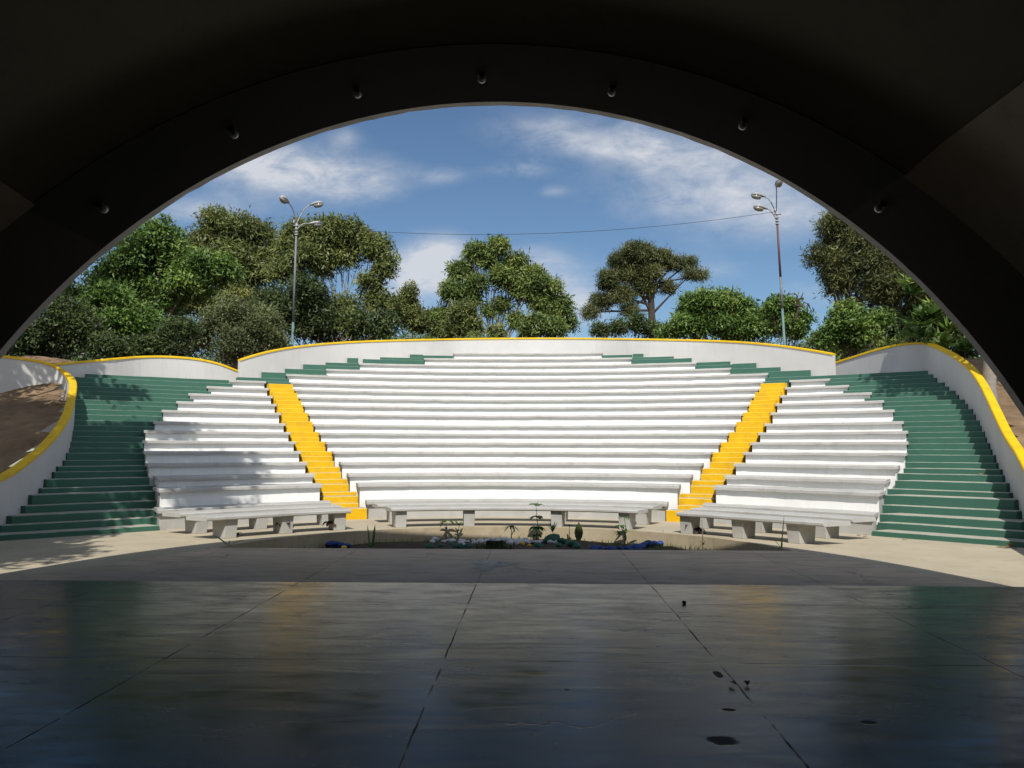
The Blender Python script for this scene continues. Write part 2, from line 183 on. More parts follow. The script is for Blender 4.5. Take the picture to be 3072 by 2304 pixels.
def stagemat(name,c1,c2,ro,joints):
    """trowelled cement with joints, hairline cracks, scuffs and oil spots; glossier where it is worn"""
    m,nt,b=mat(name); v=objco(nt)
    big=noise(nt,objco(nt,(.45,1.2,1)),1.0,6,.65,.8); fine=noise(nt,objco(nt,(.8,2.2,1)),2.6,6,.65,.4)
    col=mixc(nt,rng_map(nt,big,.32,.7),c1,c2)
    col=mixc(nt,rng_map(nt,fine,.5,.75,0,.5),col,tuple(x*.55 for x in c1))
    sep=nd(nt,'ShaderNodeSeparateXYZ'); nt.links.new(v,sep.inputs[0]); X,Y=sep.outputs[0],sep.outputs[1]
    wob=mth(nt,'MULTIPLY',mth(nt,'SUBTRACT',noise(nt,v,1.3,4,.6),.5),.030)
    def line(coord,at,w,wb=wob):
        d=mth(nt,'ABSOLUTE',mth(nt,'ADD',mth(nt,'SUBTRACT',coord,at),wb)); return rng_map(nt,d,w*.25,w*.7,1,0)
    tot=None
    for ax,at,w in joints:
        l=line(X if ax=='x' else Y,at,w); tot=l if tot is None else mth(nt,'MAXIMUM',tot,l)
    tot=mth(nt,'MULTIPLY',tot,rng_map(nt,noise(nt,v,2.3,4,.6),.35,.62,.12,.95))
    vo=nd(nt,'ShaderNodeTexVoronoi',feature='DISTANCE_TO_EDGE'); vo.inputs['Scale'].default_value=.33
    dv=nd(nt,'ShaderNodeVectorMath',operation='ADD'); nt.links.new(v,dv.inputs[0])
    nz=nd(nt,'ShaderNodeTexNoise'); nz.inputs['Scale'].default_value=2.; nz.inputs['Detail'].default_value=5; nt.links.new(v,nz.inputs['Vector'])
    nt.links.new(nz.outputs['Color'],dv.inputs[1]); nt.links.new(dv.outputs[0],vo.inputs['Vector'])
    crack=mth(nt,'MULTIPLY',rng_map(nt,vo.outputs['Distance'],.0,.006,1,0),rng_map(nt,noise(nt,v,.6,3),.52,.62))
    tot=mth(nt,'MAXIMUM',tot,mth(nt,'MULTIPLY',crack,.6))
    sn=noise(nt,v,13,5,.65)
    for (x,y,rx,ry) in ((1.53,-6.99,.085,.075),(1.69,-6.47,.045,.03),(2.45,-6.67,.05,.035),(1.80,-5.70,.03,.09),(.72,-6.1,.02,.015)):
        dx=mth(nt,'DIVIDE',mth(nt,'SUBTRACT',X,x),rx); dy=mth(nt,'DIVIDE',mth(nt,'SUBTRACT',Y,y),ry)
        d=mth(nt,'ADD',mth(nt,'ADD',mth(nt,'MULTIPLY',dx,dx),mth(nt,'MULTIPLY',dy,dy)),mth(nt,'MULTIPLY',mth(nt,'SUBTRACT',sn,.5),2.0))
        tot=mth(nt,'MAXIMUM',tot,rng_map(nt,d,.7,1.25,.86,0))
    sp=noise(nt,v,16,2,.5); tot=mth(nt,'MAXIMUM',tot,rng_map(nt,sp,.755,.78,0,.7))
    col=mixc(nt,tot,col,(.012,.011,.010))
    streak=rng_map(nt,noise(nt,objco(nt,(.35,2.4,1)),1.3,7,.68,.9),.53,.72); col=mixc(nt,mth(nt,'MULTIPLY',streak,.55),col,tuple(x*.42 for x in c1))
    if len(joints)>6:
        st=mth(nt,'MULTIPLY',rng_map(nt,mth(nt,'ADD',Y,wob),-3.15,-3.13,0,1),rng_map(nt,X,3.9,3.95,1,0)); st=mth(nt,'MULTIPLY',st,rng_map(nt,X,-2.9,-2.85,0,1))
        col=mixc(nt,mth(nt,'MULTIPLY',st,rng_map(nt,fine,.3,.7,.8,.3)),col,(.14,.127,.108))
        dust=mth(nt,'MULTIPLY',rng_map(nt,noise(nt,objco(nt,(.6,2.6,1)),2.4,7,.7,1.2),.55,.74),rng_map(nt,Y,-7.5,-3.2,.05,.55)); col=mixc(nt,dust,col,(.15,.135,.112))
    nt.links.new(col,b.inputs['Base Color'])
    r=rng_map(nt,mth(nt,'ADD',mth(nt,'MULTIPLY',fine,.7),mth(nt,'MULTIPLY',big,.5)),.35,.85,ro[0],ro[1]); r=mth(nt,'MAXIMUM',r,mth(nt,'MULTIPLY',tot,.8)); nt.links.new(r,b.inputs['Roughness']); b.inputs['Specular IOR Level'].default_value=.19
    h=mth(nt,'SUBTRACT',mth(nt,'ADD',mth(nt,'MULTIPLY',noise(nt,objco(nt,(.45,1.5,1)),1.9,2,.45,.4),1.0),mth(nt,'MULTIPLY',noise(nt,v,30,3),.03)),mth(nt,'MULTIPLY',tot,.25))
    bump(nt,b,h,.22,.02)
    return m
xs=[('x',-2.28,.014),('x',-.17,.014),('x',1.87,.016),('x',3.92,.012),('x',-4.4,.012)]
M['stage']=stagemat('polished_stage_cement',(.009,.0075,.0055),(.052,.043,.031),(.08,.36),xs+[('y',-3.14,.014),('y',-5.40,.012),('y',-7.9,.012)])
M['apron']=stagemat('matt_stage_cement',(.37,.278,.198),(.57,.44,.318),(.36,.7),xs)
def leafmat(name,stops,trans=.3,rough=.5):
    m,nt,b=mat(name); at=nd(nt,'ShaderNodeAttribute'); at.attribute_name='tint'
    cr=nd(nt,'ShaderNodeValToRGB'); nt.links.new(at.outputs['Fac'],cr.inputs[0])
    e=cr.color_ramp.elements
    while len(e)<len(stops): e.new(.5)
    for q,(p,c) in zip(e,stops): q.position=p; q.color=(*c,1)
    nt.links.new(cr.outputs[0],b.inputs['Base Color']); b.inputs['Roughness'].default_value=rough; b.inputs['Specular IOR Level'].default_value=.35
    tr=nd(nt,'ShaderNodeBsdfTranslucent'); nt.links.new(cr.outputs[0],tr.inputs['Color'])
    mx=nd(nt,'ShaderNodeMixShader'); mx.inputs[0].default_value=trans
    nt.links.new(b.outputs[0],mx.inputs[1]); nt.links.new(tr.outputs[0],mx.inputs[2]); nt.links.new(mx.outputs[0],nt.nodes['Material Output'].inputs['Surface'])
    return m
M['leaf_bright']=leafmat('bright_green_leaves',[(0,(.035,.075,.014)),(.5,(.105,.185,.035)),(.85,(.20,.30,.06)),(1,(.29,.34,.08))],.24)
M['leaf_olive']=leafmat('olive_leaves',[(0,(.055,.075,.022)),(.5,(.135,.165,.045)),(.85,(.23,.25,.070)),(1,(.29,.27,.07))],.24)
M['leaf_mango']=leafmat('mango_leaves',[(0,(.045,.075,.022)),(.5,(.125,.185,.043)),(.85,(.23,.28,.065)),(1,(.29,.29,.07))],.24)
M['leaf_dark']=leafmat('dark_green_leaves',[(0,(.026,.042,.015)),(.6,(.065,.098,.028)),(1,(.15,.18,.045))],.2)
M['leaf_bush']=leafmat('grey_green_leaves',[(0,(.065,.085,.035)),(.6,(.125,.15,.058)),(1,(.23,.25,.10))],.2)
M['leaf_pine']=leafmat('casuarina_needles',[(0,(.050,.066,.024)),(.6,(.125,.14,.046)),(1,(.24,.235,.08))],.2)
M['leaf_garden']=leafmat('garden_leaves',[(0,(.04,.10,.02)),(.6,(.09,.19,.04)),(1,(.20,.27,.09))],.3)
M['leaf_red']=leafmat('dark_red_leaves',[(0,(.02,.010,.010)),(1,(.05,.02,.018))],.15)
# ------------------------------------------------------------------ plan curves of the theatre
A0,T,XC=8.1,.8,-.17
def cpar(u):
    yc=-.33-.235*max(u,0.); return A0+T*u-yc,yc,R(45-1.1*max(u,0))
def curve(a,t):
    r,yc,cap=cpar((a-A0)/T); tt=min(max(t,-cap),cap); e=(t-tt)*r
    return XC+r*math.sin(tt)+e*math.cos(tt), yc+r*math.cos(tt)-e*math.sin(tt)
def sector(mb,a0,a1,t0,t1,z0,z1,m=0,ms=None,n=None,cut=0):
    """solid between plan curves a0 (front) and a1 (back); ms=(front,top,back,bottom) material slots"""
    n=n or max(2,int(abs(t1-t0)*cpar((a0-A0)/T)[0]/.45)+1); rings=[]
    for i in range(n+1):
        t=t0+(t1-t0)*i/n; f=curve(a0,t); b=curve(a1,t)
        rings.append([(*f,z0),(*f,z1),(*b,z1),(*b,z0)])
    mb.loft(rings,m=m,ms=ms)
def poly_cross(a,t0,t1,polys,n=160):
    """first t from t0 towards t1 where the plan curve meets one of the wall paths"""
    p=curve(a,t0)
    for i in range(1,n+1):
        t=t0+(t1-t0)*i/n; q=curve(a,t)
        for pl in polys:
            for k in range(len(pl)-1):
                x1,y1=pl[k][:2];x2,y2=pl[k+1][:2]
                d=(q[0]-p[0])*(y2-y1)-(q[1]-p[1])*(x2-x1)
                if abs(d)<1e-9: continue
                s=((x1-p[0])*(y2-y1)-(y1-p[1])*(x2-x1))/d; w=((x1-p[0])*(q[1]-p[1])-(y1-p[1])*(q[0]-p[0]))/d
                if 0<=s<=1 and 0<=w<=1: return t-(t1-t0)/n*(1-s)+(.09/cpar((a-A0)/T)[0])*(1 if t1>t0 else -1)
        p=q
    return t1
def smooth_path(p,it=2,sub=3):
    p=np.array(p,float)
    for _ in range(it):
        q=p.copy(); q[1:-1]=.25*p[:-2]+.5*p[1:-1]+.25*p[2:]; p=q
    out=[]
    for i in range(len(p)-1):
        a,b,c,d=p[max(i-1,0)],p[i],p[i+1],p[min(i+2,len(p)-1)]
        for k in range(sub):
            t=k/sub; out.append(.5*((2*b)+(-a+c)*t+(2*a-5*b+4*c-d)*t*t+(-a+3*b-3*c+d)*t**3))
    out.append(p[-1]); return np.array(out)
WR=smooth_path(WALL_R,2); WA=smooth_path(WALL_A,1); WB=smooth_path(WALL_B,1); WC=smooth_path(WALL_C,2)
# ------------------------------------------------------------------ curved white walls with yellow caps
def wall(path,side,name,label,zb,th=.13,capw=.185,caph=.07):
    p=path; d=np.gradient(p[:,:2],axis=0); d/=np.linalg.norm(d,axis=1)[:,None]
    nrm=np.c_[d[:,1],-d[:,0]]*side
    root=empty(name,(p[len(p)//2][0],p[len(p)//2][1],0),label=label,cat='wall')
    off=Vector(root.location)
    b=MB(); rings=[]
    for q,n in zip(p,nrm):
        zt=q[2]-caph; base=zb(q)
        i=q[:2]; o=q[:2]+n*th
        rings.append([(*i,base),(*i,zt),(*o,zt),(*o,base)])
    b.loft(rings); w=b.build('wall_body',M['wallwhite']); 
    c=MB(); rings=[]
    e=(capw-th)/2
    for q,n in zip(p,nrm):
        i=q[:2]-n*e; o=q[:2]+n*(th+e); z0=q[2]-caph+.002; z1=q[2]; k=.02
        rings.append([(*i,z0),(*i,z1-k),(*(i+n*k),z1),(*(o-n*k),z1),(*o,z1-k),(*o,z0)])
    c.loft(rings); cp=c.build('wall_cap',M['cap'])
    for o in (w,cp): o.parent=root; o.matrix_parent_inverse=Matrix.Translation(-off)
    return root
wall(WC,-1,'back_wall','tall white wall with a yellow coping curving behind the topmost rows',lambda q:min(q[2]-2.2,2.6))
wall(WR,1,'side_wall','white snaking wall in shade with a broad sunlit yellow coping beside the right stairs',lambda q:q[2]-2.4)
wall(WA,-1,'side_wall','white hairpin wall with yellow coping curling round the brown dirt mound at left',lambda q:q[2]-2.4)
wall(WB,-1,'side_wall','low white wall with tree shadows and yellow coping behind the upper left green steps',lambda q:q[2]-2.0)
# ------------------------------------------------------------------ seating blocks
def seat_row(root,k,tt,z,zprev,a_back,ends,grey_riser=False,a=None,outer=0):
    a=A0+T*k if a is None else a
    r=cpar((a-A0)/T)[0]; ov=.045/r; th=.070; t0,t1=tt[:2]
    def E(aa,w):                                  # plan point at fraction w along the row, on curve aa
        q=(aa-a)/T; l=tt[0]+(tt[2]-tt[0])*q; h=tt[1]+(tt[3]-tt[1])*q; return curve(aa,l+(h-l)*w)
    rm=[M['benchgrey'] if grey_riser else M['white'],M['grey']]
    b=MB(); zb=min(zprev-.25,z-.6)
    n=max(2,int((t1-t0)*r/.45)+1); rings=[]
    for i in range(n+1):
        w=ov/(t1-t0)+(1-2*ov/(t1-t0))*i/n; f=E(a+.082,w); g=E(a_back,w)
        rings.append([(*f,zb),(*f,z-th),(*g,z-th),(*g,zb)])
    b.loft(rings)
    for fi,s in ((-2,0),(-1,1)): b.m[fi]= 1 if (ends[s]=='g') else 0
    ro=b.build('seat_row',rm,root)
    s=MB(); n=max(3,int((t1-t0)*r/.30)+1); rings=[]; ts=[t0+(t1-t0)*i/n for i in range(n+1)]; jt=[]
    q=t0+2.0/r*(.6+.3*(k%3))
    while q<t1-.6/r: jt.append(q); q+=2.0/r
    ts=sorted(ts+jt+[q+.008/r for q in jt]); jset={ts.index(q) for q in jt}
    for i,t in enumerate(ts):
        w=(t-t0)/(t1-t0); f=E(a+.003*math.sin(i*2.3+k*3),w); g=E(a_back+.002,w); zz=z+rng.normal(0,.0018); f2=E(a+.014,w)
        rings.append([(*f,zz-th+rng.normal(0,.0025)),(*f,zz-.012),(*f2,zz),(*g,zz),(*g,zz-th+.001)])
    s.loft(rings,ms=lambda i,kk:1 if (i in jset and kk==0) else 0); sl=s.build('seat_slab',[M['benchgrey'] if grey_riser else M['grey'],M['tread']],ro)
    return ro
BL={}
for nm,TT,lab,last in (('C',C_T,'large central block of white seat rows between the two yellow aisles',17),
                       ('L',L_T,'white seating block with shaded lower rows, between left yellow aisle and green stairs',12),
                       ('R',R_T,'fully sunlit white seating block between right yellow aisle and green stairs',12)):
    root=empty('seating_block',(0,0,0),label=lab,cat='bleachers'); BL[nm]=root
    att=ATT[{'C':0,'L':1,'R':2}[nm]]
    seat_row(root,-1,att,.405,0,A0+.14,('g','g'),True,a=7.5)
    for k in range(last):
        back=A0+T*(k+1)+.14
        if k==last-1: back=A0+T*k+(.9 if nm=='C' else .285)
        e=('g','g') if nm=='C' else (('w','g') if nm=='L' else ('g','w'))
        if k==0: e=('g','g')
        seat_row(root,k,TT[k],ROWZ[k],ROWZ[k-1] if k else .405,back,e)
def row_t(nm,a):
    TT={'C':C_T,'L':L_T,'R':R_T}[nm]
    if a<A0-.02: q=ATT[{'C':0,'L':1,'R':2}[nm]]; w=(a-7.5)/T
    else:
        k=min(int((a-A0+.02)/T),len(TT)-1); q=TT[k]; w=min(max((a-A0-T*k)/T,0),1)
    return q[0]+(q[2]-q[0])*w,q[1]+(q[3]-q[1])*w
# ------------------------------------------------------------------ stairs
G=.0015
def step_mesh(a,a1,spans,z,riser,parent):
    b=MB()
    for t0,t1 in spans:
        if t1-t0<.004: continue
        n=max(2,int((t1-t0)*cpar((a-A0)/T)[0]/.5)+1); rings=[]
        for i in range(n+1):
            t=t0+(t1-t0)*i/n; f=curve(a+rng.normal(0,.0025),t); g=curve(a1+.03,t); h=curve(a+.02,t)
            zz=z+rng.normal(0,.0015)
            rings.append([(*f,z-.45),(*f,zz-.008),(*h,zz),(*g,zz),(*g,z-.45)])
        b.loft(rings,ms=[0,2,1,1,1],m=0)
    if b.v: return b.build('step',[riser,M['tread'],M['edge_'+('y' if riser is M['yellow'] else 'g')]],parent)
M['edge_g']=paint('worn_green_edge',(.30,.33,.27),(.10,.20,.15),.7,6,(.05,.14,.10),.6)
M['edge_y']=paint('worn_yellow_edge',(.80,.56,.10),(.88,.54,.01),.6,6,(.5,.36,.12),.6)
sl=empty('aisle_stairs',(0,0,0),label='yellow aisle steps between the left and the central seating blocks',cat='stairs')
sr=empty('aisle_stairs',(0,0,0),label='yellow aisle steps between the central and the right seating blocks',cat='stairs')
gl=empty('side_stairs',(0,0,0),label='broad green stairs, mottled with tree shade, along the left hairpin wall',cat='stairs')
gr=empty('side_stairs',(0,0,0),label='broad sunlit green stairs along the right snaking wall',cat='stairs')
for j in range(1,36):
    a=AJ[j-1]; a1=AJ[j] if j<35 else a+.4
    am=a+.12
    if j<=26:
        z=AISLEZ[j-1]
        step_mesh(a,a1,[(row_t('L',am)[1]+G,row_t('C',am)[0]-G)],z,M['yellow'],sl)
        step_mesh(a,a1,[(row_t('C',am)[1]+G,row_t('R',am)[0]-G)],z,M['yellow'],sr)
    z=SIDEZ[j-1]
    nl,nr=('L','R') if j<=27 else ('C','C'); li=row_t(nl,am)[0]; ri=row_t(nr,am)[1]
    kk=int((am-A0+.02)/T)
    if am>A0 and am-A0-T*kk>.36 and z>ROWZ[min(kk,16)]+.03:      # a step that rises behind the seat reaches in to the next row's end
        li=max(li,row_t(nl,am+.45)[0]); ri=min(ri,row_t(nr,am+.45)[1])
    li-=G; ri+=G
    lo=poly_cross(a+.15,li-.012,-1.5,[WA,WB,WC] if j>18 else [WA],300)
    ro=poly_cross(a+.15,ri+.012,1.5,[WR,WC],300)
    lim=next((q for q in np.linspace(li,-1.5,300) if curve(a,q)[0]<-13.4),-1.5)
    lo=max(lo,lim)
    if 19<=j<=28: lo=max(lo,lim)
    L2=[(lo,li)]; R2=[(ri,ro)]
    if j>=29 and lo<-.52: L2=[]
    if j>=29 and ro>.56: R2=[]
    if j>=29 and j%2:                                # upper steps run on behind the shallow ends of the topmost rows
        k=12+(j-29)//2; ab=A0+T*k+.15
        e0=poly_cross(ab+.12,C_T[k+1][0]-.004,-1.5,[WC],300); e1=poly_cross(ab+.12,C_T[k+1][1]+.004,1.5,[WC],300)
        if e0>-.52: step_mesh(ab,ab+.42,[(max(e0,C_T[k][0]-.004),C_T[k+1][0]-G)],z,M['green'],gl)
        if e1<.56: step_mesh(ab,ab+.42,[(C_T[k+1][1]+G,min(e1,C_T[k][1]+.004))],z,M['green'],gr)
    elif j>=29: a+=.14
    if j==27: L2.append((row_t('L',am)[1]+G,row_t('C',am)[0]-G)); R2.append((row_t('C',am)[1]+G,row_t('R',am)[0]-G))
    step_mesh(a,a1,L2,z,M['green'],gl); step_mesh(a,a1,R2,z,M['green'],gr)
# ------------------------------------------------------------------ free-standing curved benches
def bench(nm,label):
    a,t0,t1,legs=BENCH[nm]; r=cpar((a-A0)/T)[0]; mid=curve(a+.27,(t0+t1)/2)
    root=empty('curved_bench',(mid[0],mid[1],0),label=label,cat='bench',group='grey concrete benches in front of the rows')
    off=Matrix.Translation((-mid[0],-mid[1],0))
    s=MB(); n=14; rings=[]
    for i in range(n+1):
        t=t0+(t1-t0)*i/n; z=.405+rng.normal(0,.001); k=.018
        f,f2,g2,g=curve(a,t),curve(a+k,t),curve(a+.55-k,t),curve(a+.55,t); f3=curve(a+.03,t)
        rings.append([(*f3,z-.075),(*f,z-.055),(*f,z-k),(*f2,z),(*g2,z),(*g,z-k),(*g,z-.075)])
    s.loft(rings); o=s.build('seat_slab',M['benchgrey'],root); o.matrix_parent_inverse=off
    for q in legs:
        b=MB(); w=.115/r
        rings=[[(*curve(aa,tt),0) for aa,tt in ((a+.10,q-w*.95),(a+.10,q+w*.95),(a+.43,q+w*.95),(a+.43,q-w*.95))],
               [(*curve(aa,tt),.335) for aa,tt in ((a+.07,q-w),(a+.07,q+w),(a+.46,q+w),(a+.46,q-w))]]
        b.loft(rings); l=b.build('leg',M['benchgrey'],root,bevel=.008); l.matrix_parent_inverse=off
bench('C1','long grey curved bench on four legs at the garden bed, before the central rows')
bench('C2','long grey curved bench half hidden behind the front bench of the central rows')
bench('L1','front grey curved bench on three legs at the left end of the bed')
bench('L2','partly shaded grey curved bench behind the front bench at left')
bench('R1','front grey curved bench on three legs at the right end of the bed')
bench('R2','sunlit grey curved bench behind the front bench at right')
# ------------------------------------------------------------------ pavement, stage and garden bed
BC,BR,SE=.40,4.75,1.35          # bed arc centre y, radius, stage front edge
th=math.acos((SE-BC)/BR)
def flat(name,quads,z,m,parent=None):
    b=MB()
    for q in quads: b.add([(x,y,z) for x,y in q],[tuple(range(len(q)))])
    o=b.build(name,m,parent,fix=False); return o
q=[]; n=48
for i in range(n):
    a,b=-th+2*th*i/n,-th+2*th*(i+1)/n
    f=lambda r,t:(r*math.sin(t),BC+r*math.cos(t))
    q.append([f(BR,a),f(10.5,a),f(10.5,b),f(BR,b)][::-1])
e=f(10.5,th); ei=f(BR,th)
for s in (1,-1):
    pts=[(s*ei[0],ei[1]),(s*e[0],e[1]),(s*14,e[1]),(s*14,-20),(s*ei[0],-20)]
    q.append(pts if s<0 else pts[::-1])
q.append([(ei[0],SE),(-ei[0],SE),(-ei[0],-20),(ei[0],-20)])
pv=flat('pavement',q,0,M['pave']); tag(pv,kind='structure')
cb=MB(); rings=[]
for i in range(n+1):
    t=-th-.004+2*(th+.004)*i/n; g=rng.normal(0,.004)
    f=lambda r:(r*math.sin(t),BC+r*math.cos(t))
    rings.append([(*f(BR-.03+g),-.45),(*f(BR-.012+g),.006),(*f(BR+.02),.012),(*f(BR+.13),.0035),(*f(BR+.13),-.45)])
cb.loft(rings); tag(cb.build('curb',M['curb']),kind='structure')
sb=MB(); nx,ny=70,44; vs=[];fs=[]
for jy in range(ny+1):
    for ix in range(nx+1):
        x=-5.2+10.4*ix/nx; y=1.1+4.3*jy/ny
        z=-.25+.035*math.sin(x*2.1+y)*math.sin(y*1.7-x)+rng.normal(0,.011)+.03*math.exp(-((x)/1.4)**2-((y-4)/1)**2)
        vs.append((x,y,z))
for jy in range(ny):
    for ix in range(nx): fs.append((jy*(nx+1)+ix,jy*(nx+1)+ix+1,(jy+1)*(nx+1)+ix+1,(jy+1)*(nx+1)+ix))
keep=[f for f in fs if all(math.hypot(vs[i][0],vs[i][1]-BC)<BR+.15 for i in f)]
sb.add(vs,keep); tag(sb.build('soil',M['soil'],smooth=True),kind='structure')
st=MB()
def slab(mb,pts,z0,z1): 
    nn=len(pts); mb.add([(x,y,z0) for x,y in pts]+[(x,y,z1) for x,y in pts],[tuple(range(nn,2*nn))]+[(i,(i+1)%nn,nn+(i+1)%nn,nn+i) for i in range(nn)])
slab(st,[(-5.95,-1.92),(5.95,-1.92),(4.62,SE),(-4.62,SE)],-.5,.018)
ap=st.build('stage_apron',M['apron'],bevel=.01); tag(ap,kind='structure')
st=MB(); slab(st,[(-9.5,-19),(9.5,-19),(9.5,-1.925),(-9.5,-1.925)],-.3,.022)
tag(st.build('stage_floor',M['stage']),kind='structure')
# spalled concrete patch on the apron and narrow dark strip on the pavement beside it
sp=MB(); pts=[]
for i in range(26):
    t=2*math.pi*i/26; rr=1+.38*math.sin(3*t+1)+.22*math.sin(7*t); pts.append((-.1+.27*rr*math.cos(t),-.35+.42*rr*math.sin(t),.0215))
sp.add(pts,[tuple(range(26))]); M['spall']=paint('spalled_cement',(.60,.55,.48),(.34,.31,.27),.9,9,(.08,.07,.06),.7,.9)
tag(sp.build('floor_patch',M['spall'],fix=False),'crumbling pale patch of broken cement near the front edge of the stage','patch')
dr=MB(); dr.box((5.0,.22,.006),(.10,1.15,.006),rz=R(14)); d_=dr.build('dark_strip',M['black']); tag(d_,'narrow dark strip on the shaded pavement right of the stage','drain')
# ------------------------------------------------------------------ concert shell
SM,SY,SR,SX,SZ=.42,-3.4,6.25,-.08,.15
def sp3(phi,s,r): z=SZ+r*math.sin(phi); return (SX+r*math.cos(phi),SY+SM*z-s,z)
def rv(s): return SR+.0 if s<1.7 else (SR+.35)*math.sqrt(1-.75*((s-1.7)/14)**2)
sh=empty('concert_shell',(SX,SY,0),label='dark vaulted concert shell arching over the stage, its underside unlit',cat='shell')
soff=Matrix.Translation((-SX,-SY,0))
def spart(mb,name,m,smooth=True):
    o=mb.build(name,m,sh,smooth=smooth); o.matrix_parent_inverse=soff; return o
P0,P1=R(-1.6),R(181.6)
def grid(mb,ph,ss,rf,m=0):
    n=len(ph); b=len(mb.v)
    for s in ss:
        for p in ph: mb.v.append(sp3(p,s,rf(s)))
    for i in range(len(ss)-1):
        for k in range(n-1): mb.f.append([b+i*n+k,b+i*n+k+1,b+(i+1)*n+k+1,b+(i+1)*n+k]); mb.m.append(m)
PH=np.linspace(P0,P1,121)
# rim band: one closed ring (underside, lit front lip, top, inner step)
b=MB(); rings=[]
for i,p in enumerate(PH):
    g=rng.normal(0,.004)+ (.012 if rng.random()<.06 else 0)
    rings.append([sp3(p,.0,SR+g),sp3(p,.13,SR-.004),sp3(p,1.7,SR),sp3(p,1.7,SR+.50),sp3(p,.0,SR+.07)])
b.loft(rings,ms=lambda i,k:(1,0,0,2,2)[k] if (k!=1 and k!=2) or R(44)<PH[i]<R(139.5) else 3); spart(b,'rim_band',[M['shellbandshade'],M['rimpaint'],M['shellout'],M['shellsideshade']],False)
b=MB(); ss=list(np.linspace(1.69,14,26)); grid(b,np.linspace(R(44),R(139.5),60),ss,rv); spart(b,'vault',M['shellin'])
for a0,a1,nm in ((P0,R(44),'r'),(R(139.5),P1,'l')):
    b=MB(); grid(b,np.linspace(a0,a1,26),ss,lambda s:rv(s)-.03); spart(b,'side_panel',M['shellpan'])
b=MB(); grid(b,PH,ss,lambda s:rv(s)+.16); spart(b,'outer_skin',M['shellout'])
b=MB(); r=rv(14)+.2; n=len(PH); b.add([sp3(p,13.99,r) for p in PH]+[(SX,SY-13.99,-.2)],[(k,k+1,n) for k in range(n-1)]); spart(b,'back_panel',M['shellin'],False)
for s in (1,-1):
    b=MB(); b.box((SX+s*7.9,-3.85,1.02),(3.3,.28,2.1)); spart(b,'wing_wall',M['shellout'],False)
# seven bulkhead lamps under the rim band
LP=[(-4.57,-2.48,4.43,'first lamp from the left, low on the dark underside of the shell rim'),(-3.21,-2.04,5.5,'second lamp from the left on the dark underside of the shell rim'),
(-1.74,-1.78,6.12,'third lamp from the left on the dark underside of the shell rim'),(-.16,-1.68,6.35,'middle lamp at the crown of the shell rim, unlit'),
(1.5,-1.71,6.15,'third lamp from the right on the dark underside of the shell rim'),(3.03,-2.14,5.51,'second lamp from the right on the dark underside of the shell rim'),(4.46,-2.51,4.37,'first lamp from the right, low on the dark underside of the shell rim')]
def make_lamp():
    root=empty('bulkhead_lamp')
    b=MB(); b.tube([(0,0,.05),(0,0,-.006)],[.045,.04],14); b.tube([(0,0,-.004),(0,0,-.02)],[.034,.03],12); b.build('lamp_base',M['black'],root)
    g=MB(); g.ball((0,0,-.050),.052,14,9,sc=(1,1,.85)); g.build('lamp_globe',M['bulb'],root,smooth=True); return root
l0=make_lamp()
for i,(x,y,z,lab) in enumerate(LP):
    o=l0 if i==0 else copy_tree(l0)
    ph=math.atan2(z-SZ,x-SX); o.location=sp3(ph,SY+SM*z-y,SR-.035); o.rotation_euler=(0,math.pi/2-ph,0)
    tag(o,lab,'lamp','lamps under the rim of the shell')
# ------------------------------------------------------------------ lamp posts and wire
def head(mb,c,d,L=.62,tilt=.16):
    """cobra head: shallow tapering hood (slot 0) over a bowl (slot 1)"""
    d=Vector(d); d.z=0; d.normalize(); sd=Vector((-d.y,d.x,0))*.8; rings=[];low=[]
    for t,w,h in ((0,.05,.045),(.12,.08,.06),(.35,.17,.10),(.62,.205,.115),(.85,.17,.10),(1,.04,.04)):
        p=Vector(c)+d*(t*L)+Vector((0,0,tilt*t*L))
        rings.append([p+sd*w,p+sd*w*.75+Vector((0,0,h)),p+Vector((0,0,h*1.25)),p-sd*w*.75+Vector((0,0,h)),p-sd*w])
        if t>.2: low.append([p+sd*w*.9,p+sd*w*.65-Vector((0,0,h*1.15)),p-sd*w*.65-Vector((0,0,h*1.15)),p-sd*w*.9])
    return rings,low
def post(name,base,top,label,arms,slots):
    root=empty(name,base,label=label,cat='lamp post',group='lamp posts behind the back wall')
    B=Vector(base); Tp=Vector(top)-B
    zs=[0]+[s for s,_ in slots]; prev=0
    for (f,m) in slots:
        b=MB(); b.tube([Tp*prev,Tp*f],[.065-.022*prev,.065-.022*f],12); b.build('pole',m,root,smooth=True); prev=f
    b=MB(); 
    for f in (.985,1.0,1.02): b.tube([Tp*f-Vector((0,0,.03)),Tp*f+Vector((0,0,.03))],.075,12)
    b.tube([Tp,Tp+Vector((0,0,.42))],.05,10)
    b.tube([Tp+Vector((-.12,-.05,.30)),Tp+Vector((.16,-.05,.30))],.035,8); b.tube([Tp+Vector((-.1,-.1,.38)),Tp+Vector((-.1,-.1,.52))],.05,8)
    b.build('pole_collar',M['metal'],root,smooth=True)
    for (st,mid,end,d) in arms:
        st,mid,end=[Vector(q)-B for q in (st,mid,end)]
        pts=[(1-t)**2*st+2*t*(1-t)*mid+t*t*end for t in np.linspace(0,1,10).tolist()]
        b=MB(); b.tube(pts,.026,8); a=b.build('lamp_arm',M['metal'],root,smooth=True)
        ri,lo=head(None,end,d)
        b=MB(); b.loft(ri); h=b.build('lamp_head',M['metal'],a,smooth=True)
        b=MB(); b.loft(lo); b.build('lamp_lens',M['glass'],h,smooth=True)
    return root
lt=(-10.2,23.5,11.35); rt=(11.02,22.5,11.45)
